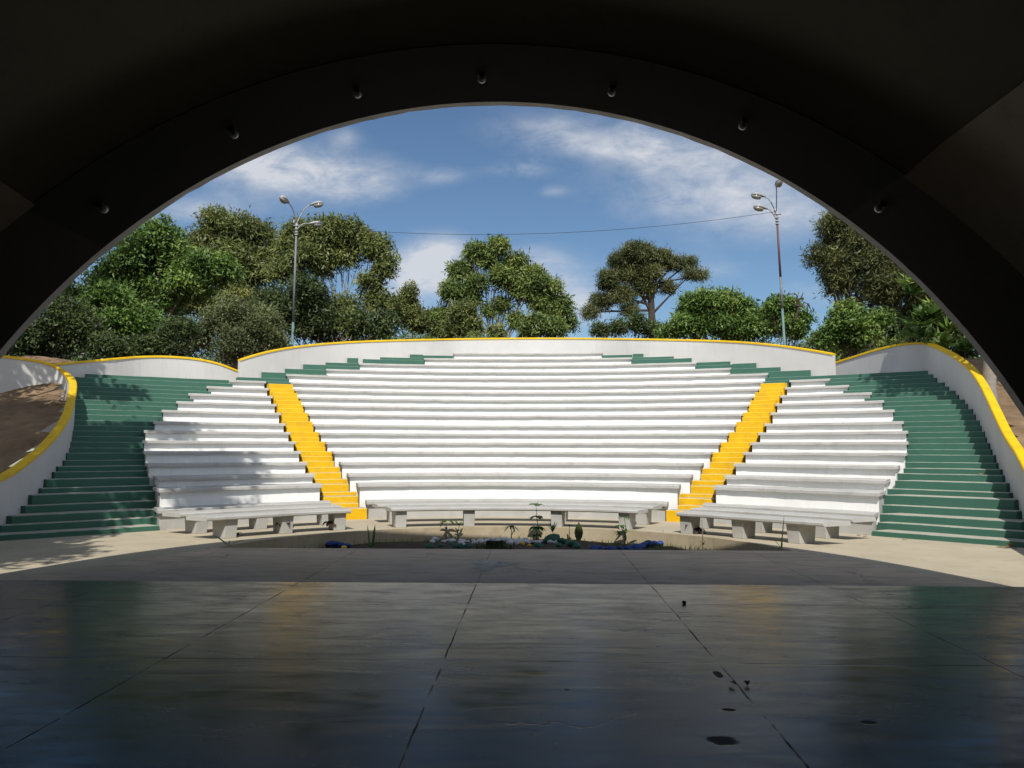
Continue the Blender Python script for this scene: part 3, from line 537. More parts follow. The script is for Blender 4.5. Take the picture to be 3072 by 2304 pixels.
post('lamp_post',(-10.28,23.5,3.9),lt,'grey lamp post with three heads among the trees left, foot painted teal',
  [((-10.2,23.5,11.75),(-10.25,23.2,12.4),(-10.33,22.75,12.45),(-.35,-1,0)),((-10.2,23.5,11.7),(-9.95,23.55,12.5),(-9.65,23.6,12.62),(1,.05,0)),((-10.2,23.5,11.45),(-10.0,23.8,11.95),(-9.75,23.9,11.85),(.85,.5,0))],
  [(.45,M['poleteal']),(1,M['pole'])])
post('lamp_post',(11.28,22.5,3.8),rt,'tall lamp post with three heads against open sky at right, rusty red upper part',
  [((11.0,22.5,11.9),(10.98,22.3,12.7),(10.93,22.2,12.85),(0,-1,0)),((11.0,22.5,11.75),(10.75,22.5,12.5),(10.55,22.5,12.52),(-1,0,0)),((11.0,22.5,11.5),(10.7,22.5,12.1),(10.62,22.5,11.98),(-1,-.1,0))],
  [(.50,M['poleteal']),(.68,M['pole']),(1,M['rust'])])
b=MB(); pts=[]
A_,B_=Vector((-10.1,23.45,11.66)),Vector((10.9,22.45,11.85))
for i in range(41):
    t=i/40; p=A_.lerp(B_,t); p.z-=.68*4*t*(1-t); pts.append(p)
pts=[Vector((-22,22,10.5)),Vector((-18,22.5,10.75)),Vector((-14,23,11.1))]+pts
b.tube(pts,.0085,5); tag(b.build('overhead_wire',M['cable']),'thin sagging black wire strung between the two lamp posts','wire')
# chipped hole with a bent bracket in the back wall
root=empty('wall_bracket',(.44,21.70,5.78),label='small dark broken bracket sticking out of the back wall above the top row',cat='bracket')
b=MB(); b.box((.03,-.03,.02),(.10,.10,.10)); b.tube([(-.02,-.08,.0),(-.12,-.10,-.03)],[.03,.012],6); b.build('bracket',M['black'],root,bevel=.01)
b=MB(); b.tube([(-.26,.01,-.12),(-.17,-.03,-.10)],[.012,.018],6); b.build('stub',M['black'],root)
# ------------------------------------------------------------------ ground outside the walls
poly=[(-14,-20)]+[(14,-20),(14,.5),(9.0,.5)]+[(p[0]+.0,p[1]) for p in WR[WR[:,1]>.8]]+[tuple(p[:2]) for p in WC[::-1]]+[tuple(p[:2]) for p in WB[::-1]]+[(-13.8,11.0),(-11.7,10.2)]+[tuple(p[:2]) for p in WA[::-1] if p[0]>-12.6 and p[1]>.6]+[(-14,.6)]
def inside(x,y):
    c=False; n=len(poly); j=n-1
    for i in range(n):
        xi,yi=poly[i];xj,yj=poly[j]
        if (yi>y)!=(yj>y) and x<(xj-xi)*(y-yi)/(yj-yi)+xi: c=not c
        j=i
    return c
def gz(x,y):
    h=min(max(.34*(y-.3),0),4.45); 
    if y<.3: h=0
    k=math.hypot(x,y-5); h+= .0 if h==0 else (.10*math.sin(x*.9+y*.7)+.06*math.sin(x*2.3-y*1.9))*min(1,h)
    if y>22: h=4.45-min(1.2,(y-22)*.03)
    return h-.03
def axis(lo,hi,near0,near1,step):
    v=list(np.arange(near0,near1+1e-6,step)); s=step; x=near1
    while x<hi: s*=1.35; x+=s; v.append(x)
    s=step; x=near0
    while x>lo: s*=1.35; x-=s; v.insert(0,x)
    return v
gx=axis(-420,420,-24,24,.34); gy=axis(-420,460,-4,24,.34)
vs=[(x,y,gz(x,y)) for y in gy for x in gx]; nx=len(gx)
ins=[inside(x,y) for y in gy for x in gx]; fs=[]
for j in range(len(gy)-1):
    for i in range(nx-1):
        q=(j*nx+i,j*nx+i+1,(j+1)*nx+i+1,(j+1)*nx+i)
        if not any(ins[k] for k in q): fs.append(q)
b=MB(); b.add(vs,fs); tag(b.build('ground',M['dirt'],smooth=True),kind='structure')
# ------------------------------------------------------------------ trees
def leaf_mesh(name,m,cen,parent,n_clump,per,L,W,droop=.5,spread=.35,shell=.62,needle=False,seed=0,flatten=1.0,top=0.0,whorl=False,fine=.68):
    """foliage: clumps of separate leaves spread through the volume of several lobes"""
    if not whorl: n_clump=int(n_clump*1.7); L*=fine*1.12; W*=fine*1.1; spread*=.72
    r=np.random.default_rng(seed+11); cen=np.array(cen,float); w=cen[:,3]**1.7; w/=w.sum()
    if not whorl:                                  # break each lobe into smaller boughs so that the outline is uneven and gaps open
        sub=[]
        for c0 in cen:
            nsub=int(5+min(9,c0[3]*5))
            for _ in range(nsub):
                dd=r.normal(size=3); dd/=np.linalg.norm(dd); dd[2]=dd[2] if dd[2]>-.5 else -dd[2]
                sub.append((*(c0[:3]+dd*c0[3]*(.35+.5*r.random()+(ex:=(.15+.30*r.random() if r.random()<.28 else 0)))*np.array([1,1,flatten])),c0[3]*(.26+.26*r.random())*(.55 if ex else 1)))
        big=len(cen); ws=np.array([q[3] for q in sub])**1.9; w=np.concatenate([.32*w,.68*ws/ws.sum()]); cen=np.concatenate([cen*np.array([1,1,1,.92]),np.array(sub)])
    k=r.choice(len(cen),n_clump,p=w)
    d=r.normal(size=(n_clump,3)); d/=np.linalg.norm(d,axis=1)[:,None]; d[:,2]=np.where(d[:,2]<-.55,-d[:,2],d[:,2]); d[:,2]+=top; 
    rad=cen[k,3]*(shell*.75+(1.06-shell*.75)*r.random(n_clump)**.75); rad*=np.where(r.random(n_clump)<.12,1.05+.22*r.random(n_clump),1.0)
    c=cen[k,:3]+d*rad[:,None]*np.array([1,1,flatten])
    N=n_clump*per; base=np.repeat(c,per,0); sg=spread*np.repeat(.7+.6*r.random(n_clump),per)
    if whorl: p=base+r.normal(size=(N,3))*.015
    else: p=base+np.clip(r.normal(size=(N,3)),-1.35,1.35)*sg[:,None]*np.array([1,1,.75])
    ax=r.normal(size=(N,3)); 
    if whorl: ax[:,2]=.25+.3*r.random(N)
    ax[:,2]-=droop; ax+= .5*np.repeat(d,per,0); ax/=np.linalg.norm(ax,axis=1)[:,None]
    sd=np.cross(ax,r.normal(size=(N,3))*.75+np.array([0,-.75,1.15])); sd/=np.linalg.norm(sd,axis=1)[:,None]+1e-9
    s=(.65+.7*r.random(N))[:,None]; Lx=ax*L*s; Wx=sd*W*s*.5; nn=np.cross(ax,sd)*L*.10*s
    v=np.empty((N,4,3)); v[:,0]=p; v[:,1]=p+Lx*.45+Wx+nn; v[:,2]=p+Lx; v[:,3]=p+Lx*.45-Wx+nn
    me=bpy.data.meshes.new(name); me.vertices.add(N*4); me.vertices.foreach_set('co',v.reshape(-1).astype(np.float32))
    me.loops.add(N*4); me.loops.foreach_set('vertex_index',np.arange(N*4,dtype=np.int32)); me.polygons.add(N); me.polygons.foreach_set('loop_start',np.arange(0,N*4,4,dtype=np.int32))
    tint=np.clip(np.repeat(.45+.17*r.normal(size=n_clump)+.16*r.normal(size=len(cen))[k],per)+.07*r.normal(size=N),0,1)
    at=me.attributes.new('tint','FLOAT','POINT'); at.data.foreach_set('value',np.repeat(tint,4).astype(np.float32))
    me.materials.append(m); me.update(); me.validate()
    o=bpy.data.objects.new(name,me); C.objects.link(o)
    if parent: o.parent=parent; o.matrix_parent_inverse=Matrix.Translation(-Vector(parent.location))
    return o
def limbs(root,base,cen,m,r0,name='trunk',seed=0,twigs=2,fork=.45,lean=None,lo=.55):
    rr=random.Random(seed); b=MB(); B=Vector(base); top=Vector((sum(c[0] for c in cen)/len(cen),sum(c[1] for c in cen)/len(cen),sum(c[2] for c in cen)/len(cen)))
    F_=B.lerp(top,fork) if lean is None else Vector(lean); n=7
    pts=[B.lerp(F_,i/n)+Vector((rr.uniform(-.06,.06),rr.uniform(-.06,.06),0))*(0 if i in(0,) else 1) for i in range(n+1)]
    pts[0].z-=.3; b.tube(pts,[r0*(1.25 if i==0 else 1-.35*i/n) for i in range(n+1)],10)
    for c in cen:
        E=Vector(c[:3]); q_=rr.uniform(lo,1)*n; i_=min(int(q_),n-1); S_=pts[i_].lerp(pts[i_+1],q_-i_); mid=S_.lerp(E,.5)+Vector((rr.uniform(-.3,.3),rr.uniform(-.3,.3),rr.uniform(-.1,.5)))*c[3]*.5
        cp=[(1-t)**2*S_+2*t*(1-t)*mid+t*t*E for t in np.linspace(0,1,8).tolist()]
        rb=r0*.5*min(1,.45+c[3]*.28); b.tube(cp,[rb*(1-.78*i/7) for i in range(8)],6)
        for _ in range(twigs):
            t0=cp[rr.randint(3,7)]; e=E+Vector((rr.gauss(0,1),rr.gauss(0,1),abs(rr.gauss(0,.8))))*c[3]*.55
            mm=t0.lerp(e,.5)+Vector((rr.uniform(-.2,.2),rr.uniform(-.2,.2),.1))
            b.tube([t0,t0.lerp(mm,.6),mm,e],[rb*.28,rb*.22,rb*.18,rb*.06],5)
    o=b.build(name,m,root,smooth=True); o.matrix_parent_inverse=Matrix.Translation(-Vector(root.location)); return o
def tree(name,label,key,leaf,bark,n,per,L,W,base=None,r0=.16,kind='tree',seed=0,twigs=2,fork=.45,lean=None,lo=.55,group=None,**k):
    cen=list(TREES[key] if isinstance(key,str) else key)
    cx_=sum(c[0] for c in cen)/len(cen); cy_=sum(c[1] for c in cen)/len(cen)
    base=base or (cx_,cy_+.2,gz(cx_,cy_)); root=empty(name,base,label=label,cat=kind,group=group)
    limbs(root,base,cen,M[bark],r0,'trunk' if kind=='tree' else 'stem',seed,twigs,fork,lean,lo)
    # a second layer set back gives the crown its depth
    back=[(c[0]+rng.normal(0,.3)*c[3],c[1]+c[3]*1.1,c[2]-.15*c[3],c[3]*.95) for c in cen] if k.pop('deep',True) else []
    leaf_mesh('crown',M[leaf],cen+back,root,n,per,L,W,seed=seed,**k); return root
tree('leafy_tree','bright green feathery tree, tallest at the far left beside the arch','A','leaf_bright','bark',2300,13,.30,.105,seed=1,spread=.34,droop=.5)
tree('leafy_tree','vivid green lower tree lit in patches, just behind the left hairpin wall','A2','leaf_bright','bark',850,13,.26,.10,seed=2,spread=.30,droop=.5)
tree('leafy_tree','olive green round-topped tree between the feathery tree and the left lamp post','B','leaf_olive','bark',2100,12,.36,.10,seed=3,spread=.40,droop=.7)
tree('leafy_tree','olive tree with drooping leaves and pale bare limbs right behind the left lamp post','C','leaf_olive','barkpale',1500,12,.36,.10,seed=4,spread=.36,droop=.7,twigs=4,deep=False,r0=.2)
tree('leafy_tree','shady dark green tree filling the gap under the crown at the left lamp post','C2','leaf_dark','bark',1300,12,.30,.10,seed=5,spread=.36)
tree('shrub','dense grey-green rounded bush behind the gap in the white walls','D','leaf_bush','bark',2300,13,.15,.06,kind='bush',seed=6,spread=.26,droop=.1)
tree('small_tree','small yellowish tree with a thin top, left of the central tree','E','leaf_olive','bark',700,12,.32,.09,seed=7,spread=.30,droop=.6)
tree('leafy_tree','tall central tree with gaps showing pale branches, alone against white cloud','F','leaf_mango','barkpale',1900,14,.34,.09,base=(-2.3,33.6,4.2),seed=8,spread=.34,droop=.6,twigs=11,r0=.2,fork=.25,deep=False)
tree('small_tree','small yellow-green tree in front of the central tree, low at its right','F2','leaf_mango','bark',330,12,.28,.09,seed=9,spread=.28,droop=.5)
tree('small_tree','small olive tree in front of the central tree, low at its left','F3','leaf_olive','barkpale',380,12,.30,.09,seed=10,spread=.30,droop=.5,twigs=4)
gtree=tree('umbrella_tree','windswept casuarina with a bare dark trunk and one long branch reaching right','G','leaf_pine','barkdark',3000,16,.30,.05,base=(8.2,38.6,4.0),seed=11,spread=.33,droop=.35,r0=.30,lean=(7.95,38.5,12.4),lo=.72,twigs=4,deep=False,flatten=.8,shell=.45)
tree('shrub','low dark bush at the foot of the windswept casuarina','G2','leaf_dark','barkdark',420,12,.20,.07,kind='bush',seed=12,spread=.28)
tree('leafy_tree','wide low bright mango tree between the casuarina and the right lamp post','H','leaf_bright','bark',1500,13,.30,.09,seed=13,spread=.32,droop=.6)
tree('small_tree','young green tree with open leaf sprays right around the right lamp post','H2','leaf_bright','bark',420,12,.27,.09,seed=14,spread=.26,droop=.5,twigs=3)
tree('tall_tree','huge dark tree at right, its crown cut off by the arch','I','leaf_pine','barkdark',2700,16,.32,.06,seed=15,spread=.32,droop=.3,r0=.35,shell=.4)
tree('small_tree','bright green small tree left of the right-hand side wall crest','J','leaf_bright','barkdark',950,12,.26,.09,seed=16,spread=.28,droop=.5)
tree('leafy_tree','deep shaded tree behind the crest of the right side wall','I2','leaf_dark','barkdark',1000,12,.28,.09,seed=17,spread=.34)
tree('leafy_tree','brownish dark tree in shade at the far left edge, over the dirt mound','LD','leaf_dark','barkdark',1300,13,.20,.075,seed=18,spread=.30)
tree('shrub','dark green hedge bush behind the low wall at the upper left steps','LD2','leaf_dark','bark',800,12,.20,.08,kind='bush',seed=19,spread=.28)
kt=tree('frangipani','big-leaved frangipani behind the right side wall, leaves in star-like whorls','K','leaf_dark','barkpale',520,12,.24,.08,seed=20,spread=.28,twigs=3,deep=False)
wh=[(*q,.02) for q in KW]
leaf_mesh('leaf_whorl',M['leaf_bright'],wh,kt,len(wh)*2,13,.50,.13,droop=.1,whorl=True,seed=21,shell=.5)
# grey tree trunk on the right bank with its crown behind the arch
tree('tall_tree','tree with a straight thick grey trunk standing on the bare dirt at right',[(12.3,9.0,8.2,1.3),(13.4,8.3,7.8,1.3),(12.0,7.6,8.8,1.2),(13.0,7.0,8.4,1.2),(14.4,9.4,8.0,1.3)],'leaf_dark','barkpale',420,12,.30,.11,base=(11.9,8.5,2.6),r0=.17,seed=22,spread=.3,fork=.6,lean=(11.75,8.5,6.5),deep=False)
# trees outside the left of the shell whose shade falls across the left stairs
tree('leafy_tree','leafy tree left of the shell that dapples the left stairs with shade',[(-8.2,-1.2,8.1,1.5),(-7.0,.6,8.3,1.3),(-9.6,.4,8.0,1.6),(-10.6,2.4,7.6,1.5),(-9.0,-3.4,7.8,1.5),(-10.6,-2.2,7.6,1.6),(-6.6,-1.2,8.8,1.1),(-9.5,2.9,8.9,1.0),(-8.4,-5.2,8.0,1.5),(-7.3,-6.9,8.4,1.2),(-9.6,-6.6,7.8,1.4),(-11.9,.8,7.9,1.5),(-12.6,-1.4,7.7,1.5)],'leaf_mango','bark',1050,13,.42,.15,base=(-11.2,-1.0,0),r0=.24,seed=23,spread=.34,deep=False)
tree('leafy_tree','leafy tree on the left dirt bank that shades the low wall',[(-12.6,6.2,8.4,1.1),(-13.6,7.6,8.2,1.3),(-11.6,6.0,9.0,.9),(-14.0,5.0,7.6,1.4),(-13.0,3.6,7.2,1.3),(-12.4,2.0,7.6,1.4)],'leaf_mango','bark',300,13,.42,.15,base=(-14.2,5.0,1.4),r0=.2,seed=24,spread=.34,deep=False)
tree('leafy_tree','hidden tall dark tree added further left to darken the floor reflection and shade nearby trees',[(-19.5,11,7.5,2.5),(-23,13,9,3),(-20.5,16,10,2.8),(-25,17,10.5,3),(-23,14,13,3),(-27,18,15,3.4),(-20,18,13,2.6),(-16.5,9.3,10.6,2.0),(-19.2,8.6,11.4,2.4)],'leaf_dark','barkdark',2000,10,.42,.16,seed=30,spread=.5,r0=.3,deep=False)  # added out of view to darken the floor reflection and shade trees behind
tree('leafy_tree','hidden tall dark tree added further right behind the bare bank to darken the floor reflection',[(20.5,15,9.5,2.6),(23.5,12,8.4,2.8),(20,18.5,11.2,2.8),(24,17,10,2.8),(22,16,14,3),(20,20.5,14.5,2.8),(25,20,13,3)],'leaf_dark','barkdark',1500,10,.42,.16,seed=31,spread=.5,r0=.3,deep=False)  # added out of view so the right of the floor reflects dark foliage
tree('shrub','yellowish wild scrub filling the gap behind the right end of the back wall',[(13.6,27.5,6.0,1.0),(14.8,27,6.1,1.0),(16.0,27.2,6.0,1.1),(12.2,28.5,6.3,.9),(17.2,26.5,5.8,1.0),(10.5,29,6.4,.9),(18.2,25.5,6.0,1.0),(8.8,29,6.5,.8),(13.0,27.5,4.6,1.0),(15.5,27,4.6,1.0)],'leaf_mango','bark',900,12,.26,.07,kind='bush',seed=33,spread=.34,twigs=3,r0=.05,fork=.1)
# fern-like scrub along the wall top and far woods closing the view
sc=[(x,26.5+.6*math.sin(x*1.3),6.25+.3*math.sin(x*2.1),.7) for x in np.arange(-8,-1.0,.65)]
tree('shrub','row of feathery low scrub just behind the back wall, left of the central tree',sc,'leaf_mango','bark',620,12,.22,.05,kind='bush',seed=25,spread=.26,twigs=1,r0=.05,fork=.1)
far=[(-48+5.2*i+rng.normal(0,1),60+rng.normal(0,4),7.0+rng.normal(0,.8),4.6) for i in range(9)]
fo=leaf_mesh('far_woods',M['leaf_dark'],far+[(c[0],c[1]+3,c[2]-2.5,4.5) for c in far],None,3600,10,.55,.22,seed=26,spread=.7); tag(fo,'dark mass of distant woods behind the trees at left','woods',kind='stuff')
far=[(14+4.2*i+rng.normal(0,1),56+rng.normal(0,3),4.8+rng.normal(0,.4),2.8) for i in range(9)]
fo=leaf_mesh('far_woods',M['leaf_olive'],far+[(c[0],c[1]+2,c[2]-1.5,2.8) for c in far],None,2400,10,.5,.2,seed=27,spread=.6); tag(fo,'low strip of distant woods on the skyline at right','woods',kind='stuff')
# dead branch sticking up right of the right lamp post, fallen log beside its foot
b=MB(); o_=Vector((12.9,25.5,4.2))
for P in DEAD: b.tube(P,[.055-.042*i/(len(P)-1) for i in range(len(P))],6)
tag(b.build('dead_branch',M['barkdark'],smooth=True),'bare twisted dead branch against the sky right of the right lamp post','branch')
b=MB(); b.tube([(11.1,21.4,5.55),(11.6,21.2,5.38),(12.3,21.0,5.16),(12.9,20.9,4.9)],[.07,.10,.09,.05],8); b.tube([(11.9,21.1,5.30),(12.2,21.0,5.42),(12.5,20.9,5.40)],[.03,.02,.01],5)
tag(b.build('fallen_log',M['barkdark'],smooth=True),'dark fallen branch lying behind the wall at the foot of the right lamp post','log')
# ------------------------------------------------------------------ planting in the garden bed
SO=-.235
def blade(mb,p,d,L,W,curl=.3,n=5,m=0):
    """one leaf: folded strip from p along d, bending down by curl"""
    d=Vector(d).normalized(); sd=d.cross(Vector((0,0,1)))
    if sd.length<.1: sd=Vector((1,0,0))
    sd.normalize(); q=Vector(p); rows=[]
    for i in range(n+1):
        t=i/n; w=W*.5*(math.sin(math.pi*min(1,.12+.88*t))**.8 if i<n else .02)
        up=sd.cross(d); rows.append([q-sd*w+up*w*.25,q,q+sd*w+up*w*.25])
        q=q+d*(L/n); d=(d-Vector((0,0,curl/n))).normalized()
    vs=[v for r in rows for v in r]; fs=[]
    for i in range(n):
        for k in range(2): fs.append((i*3+k,i*3+k+1,i*3+k+4,i*3+k+3))
    mb.add(vs,fs,m)
def tinted(o,lo=.2,hi=.8):
    at=o.data.attributes.new('tint','FLOAT','POINT'); n=len(o.data.vertices); v=np.clip(lo+(hi-lo)*np.repeat(rng.random(n//3+1),3)[:n],0,1); at.data.foreach_set('value',v.astype(np.float32)); return o
def plant(name,x,y,label,leaves,stems=(),leafm='leaf_garden',cat='plant',z=SO):
    root=empty(name,(x,y,z),label=label,cat=cat)
    if stems:
        b=MB()
        for s in stems: b.tube(s,[.011-.006*i/(len(s)-1) for i in range(len(s))],6)
        b.build('stem',M['bark'] if leafm!='leaf_garden' else M['stemgreen'],root,smooth=True)
    b=MB()
    for l in leaves: blade(b,*l)
    tinted(b.build('leaves',M[leafm],root,smooth=True,fix=False)); return root
M['stemgreen']=paint('green_stem',(.07,.12,.03),(.10,.12,.04),.6,9)
pr=random.Random(3)
def around(c,n,L,W,el=.4,curl=.8,a0=0,jit=.3):
    o=[]
    for i in range(n):
        a=a0+2*math.pi*i/n+pr.uniform(-jit,jit); e=el+pr.uniform(-.25,.25)
        o.append((c,(math.cos(a)*math.cos(e),math.sin(a)*math.cos(e),math.sin(e)),L*pr.uniform(.75,1.2),W*pr.uniform(.8,1.15),curl))
    return o
plant('snake_plant',-2.55,3.58,'two stiff upright dark blades close together, left of the stones in the garden bed',[((-.03,0,0),(-.12,.05,1),.42,.055,.02),((.03,0,0),(.10,0,1),.43,.05,-.02)]+around((0,0,0),6,.16,.03,.8,.3))
plant('leafy_plant',-4.25,3.75,'tall dark drooping plant in shade before the left bench',around((0,0,.46),7,.22,.10,.1,1.5)+around((0,.02,.30),5,.17,.08,.2,1.3),[[(0,0,0),(.01,0,.25),(0,0,.48)]],'leaf_red')
plant('leafy_plant',-3.52,4.35,'dark reddish bushy plant beside the blue stones at left',around((0,0,.38),8,.20,.10,.2,1.5)+around((.03,0,.22),6,.18,.09,.1,1.2),[[(0,0,0),(-.02,0,.2),(0,0,.40)]],'leaf_red')
plant('seedling',-5.0,3.3,'tiny dark seedling at the left tip of the garden bed',around((0,0,.16),4,.15,.06,.2,1.6),[[(0,0,-.02),(0,0,.17)]],'leaf_dark',z=-.12)
plant('seedling',-4.55,1.75,'green sprout with two long leaves at the left corner of the stage edge',[((0,0,0),(-.8,.1,.7),.38,.06,.5),((0,0,0),(.7,.1,.6),.28,.06,.9),((0,0,0),(.1,.1,.9),.12,.04,.2)],z=-.02)
plant('leafy_plant',-1.98,4.85,'small pale plant with round leaves, by the curb left of the stones',around((0,0,.18),7,.11,.08,.3,1.0)+around((.06,0,.12),4,.10,.07,.2,1.0),[[(0,0,0),(.02,0,.18)]])
plant('leafy_plant',-1.27,4.75,'tall seedling on one thin stalk with drooping pointed leaves',around((0,0,.40),5,.22,.065,.0,1.3,a0=.4),[[(0,0,0),(.01,0,.2),(0,0,.41)]])
plant('leafy_plant',-1.02,4.8,'upright seedling with small sunlit paired leaves, right beside the drooping one',around((0,0,.30),5,.15,.045,.7,.6)+around((0,0,.18),4,.13,.04,.6,.6),[[(0,0,0),(-.02,0,.15),(.03,0,.34)]])
plant('leafy_plant',.05,4.75,'splayed plant with narrow dark finger leaves in the middle of the bed',around((0,0,.30),8,.24,.04,-.1,.9,a0=.2),[[(0,0,0),(.01,0,.16),(0,0,.31)],[(0,0,.1),(.08,0,.25)]],'leaf_dark')
plant('leafy_plant',.56,4.55,'tallest plant of the bed, green with layered broad leaves before the middle bench',around((0,0,.72),7,.17,.11,.3,1.0)+around((.02,0,.50),7,.19,.11,.1,1.2)+around((0,0,.30),7,.20,.12,.0,1.4)+around((0,0,.14),6,.16,.10,.1,1.2),[[(0,0,0),(.02,0,.35),(-.01,0,.73)]])
plant('spiky_plant',.88,4.5,'grassy green tuft rising out of a dark green pot stone',around((0,0,.20),12,.26,.025,1.0,.3),[],)
plant('leafy_plant',1.22,4.7,'thin small stalk with a dark pod, left of the large oval leaf',around((0,0,.30),4,.10,.04,.6,.6),[[(0,0,0),(.0,0,.31)]],'leaf_dark')
plant('leafy_plant',1.40,4.62,'single large dark oval leaf standing upright near the curb',[((0,0,.03),(.02,.05,1),.36,.17,-.1),((.03,0,.02),(.3,.05,.9),.2,.05,.4)],[[(0,0,0),(0,0,.05)]],'leaf_dark')
plant('climbing_plant',2.28,4.25,'spindly climbing plant on a dark stake near the bed centre right',around((0,0,.52),5,.16,.06,.2,1.0)+around((-.08,0,.36),5,.14,.08,.1,1.0)+around((.02,0,.22),4,.26,.05,.5,.8)+around((-.10,0,.24),4,.14,.10,.0,1.2),[[(0,0,0),(.02,0,.3),(-.01,0,.54)],[(0,0,.2),(-.09,0,.36)]])
plant('seedling',2.9,4.35,'pair of small sunlit sprouts in grass near the right curb',[((-.12,0,.1),(-.4,0,.8),.16,.05,.4),((.1,0,.1),(.2,0,.9),.2,.06,.3),((.1,0,.1),(-.3,0,.8),.14,.05,.3),((-.12,0,.1),(.8,0,.5),.16,.03,.2)],[[(-.12,0,-.05),(-.12,0,.12)],[(.1,0,-.05),(.1,0,.12)]])
plant('leafy_plant',3.62,4.1,'sprawling dark red plant against the bench legs at right',around((0,0,.34),7,.26,.10,.0,1.6)+around((.12,0,.18),6,.22,.10,.1,1.2)+around((-.1,0,.40),3,.2,.07,.3,.9),[[(0,0,0),(-.02,0,.2),(-.06,0,.42)],[(0,0,.1),(.15,0,.22)]],'leaf_red')
plant('stick_plant',3.62,3.45,'bare thin dark stick standing in the right part of the bed',around((0,0,.1),5,.16,.02,.9,.3),[[(0,0,0),(.0,0,.3),(-.015,0,.56)]],'leaf_dark')
plant('leafy_plant',4.32,2.8,'small dark plant with fanned pointed leaves near the right end of the bed',around((0,0,.20),9,.20,.06,.2,1.3),[[(0,0,0),(0,0,.22)]],'leaf_red')
plant('spiky_plant',4.55,1.80,'plant with one tall curved blade and one drooping, right end of bed',[((0,0,0),(.12,0,1),.58,.06,-.35),((0,0,0),(-.45,0,.9),.40,.04,1.7),((0,0,0),(.1,.1,.9),.2,.03,.3)],z=-.03)
gt=MB()
for _ in range(420):
    t=pr.uniform(-1.15,1.15); rr=BR-pr.uniform(.05,.5)**1.2; x,y=rr*math.sin(t),BC+rr*math.cos(t)
    if y<1.7: continue
    blade(gt,(x,y,-.25),(pr.gauss(0,.4),pr.gauss(0,.3),1),pr.uniform(.04,.14),.010,.5,3)
for _ in range(380):
    x,y=pr.gauss(2.9,.7),pr.gauss(3.4,.6)
    if math.hypot(x,y-BC)>BR-.1 or y<1.45: continue
    blade(gt,(x,y,-.25),(pr.gauss(0,.5),pr.gauss(0,.4),1),pr.uniform(.05,.16),.010,.5,3)
tag(tinted(gt.build('grass',M['leaf_garden'],fix=False)),'sparse thin grass along the curb and in the right part of the bed','grass',kind='stuff')
# stones: four shapes, copied
def stone_mesh(seed):
    r=random.Random(seed); bm=bmesh.new(); bmesh.ops.create_icosphere(bm,subdivisions=2,radius=1)
    ax=[Vector((r.gauss(0,1),r.gauss(0,1),r.gauss(0,1))).normalized() for _ in range(6)]
    for v in bm.verts:
        for a in ax:
            d=v.co.dot(a)
            if d>.72: v.co-=a*(d-.72)*.8
        v.co.z*=.68
    me=bpy.data.meshes.new('stone'); bm.to_mesh(me); bm.free(); me.polygons.foreach_set('use_smooth',[True]*len(me.polygons)); return me
SMS=[stone_mesh(i) for i in range(5)]
def stones(name,spots,m,label,group,z=SO):
    mm=[]
    for s in SMS: q=s.copy(); q.materials.append(m); q.name=name; mm.append(q)
    for x,y,r in spots:
        o=bpy.data.objects.new(name,pr.choice(mm)); C.objects.link(o); k=pr.uniform(.8,1.2)
        o.location=(x,y,z+r*.35); o.scale=(r*k,r*pr.uniform(.8,1.1),r*pr.uniform(.75,1.05)); o.rotation_euler=(pr.uniform(-.3,.3),pr.uniform(-.3,.3),pr.uniform(0,6)); tag(o,label,'stone',group)
W_=[]
for x0,y0,n,sx,sy in ((-.95,4.35,13,.28,.18),(-.30,4.42,11,.28,.18),(.30,4.25,13,.25,.20),(.75,4.42,9,.22,.14),(-.55,3.95,6,.3,.15)):
    for _ in range(n): W_.append((pr.gauss(x0,sx*.7),pr.gauss(y0,sy*.7),pr.uniform(.055,.10)))
stones('pale_stone',W_,M['stonew'],'pale white-painted cobble among the heap of stones in the middle of the garden bed','pale stones heaped in the garden bed')
stones('green_stone',[(-1.42,3.40,.10),(-1.22,3.55,.085),(-1.05,3.72,.09),(-.85,3.36,.11),(-.72,3.5,.10),(-.95,3.5,.08)],M['stoneg'],'green-painted stone on the left edge of the stone heap in the bed','green stones left of the heap')
stones('green_stone',[(1.05,4.30,.13),(1.20,4.05,.10),(1.28,3.8,.12),(1.30,3.55,.09),(.98,3.72,.10),(.6,3.6,.1)],M['stoneg'],'green-painted stone on the right edge of the stone heap in the bed','green stones right of the heap')
stones('pot_stone',[(.88,4.5,.17)],M['stoneg'],'upright dark green painted stone holding the grassy tuft','stones')
bl=[(1.60,3.22),(1.76,3.25),(1.92,3.22),(2.08,3.26),(2.24,3.30),(2.38,3.38),(2.46,3.50),(2.52,3.66),(2.58,3.82),(2.68,3.96),(2.80,4.06),(2.94,4.10),(3.08,4.16),(3.22,4.22),(3.34,4.28),(2.44,3.28)]
stones('blue_stone',[(x,y,pr.uniform(.085,.115)) for x,y in bl],M['stoneb'],'blue-painted stone in the winding row at the right of the bed','blue stones in a row at right')
stones('blue_stone',[(-3.62,3.95,.12),(-3.48,3.86,.10),(-3.36,3.72,.12),(-3.22,3.62,.12),(-3.08,3.50,.11),(-2.96,3.42,.10),(-3.52,3.98,.1)],M['stoneb'],'blue-painted stone in the short row at the left of the bed','blue stones in a row at left')
stones('yellow_stone',[(-2.98,3.27,.075)],M['stoney'],'single yellow-painted stone at the tip of the left blue row','yellow stones')
stones('yellow_stone',[(.28,4.0,.07),(.42,3.75,.06),(.25,4.55,.06)],M['stoney'],'small yellow-painted stone among the pale heap','yellow stones in the heap')
bx=empty('planter_box',(-.20,3.40,SO),label='black rectangular box standing in front of the pale stones, grown with weeds',cat='planter')
b=MB(); 
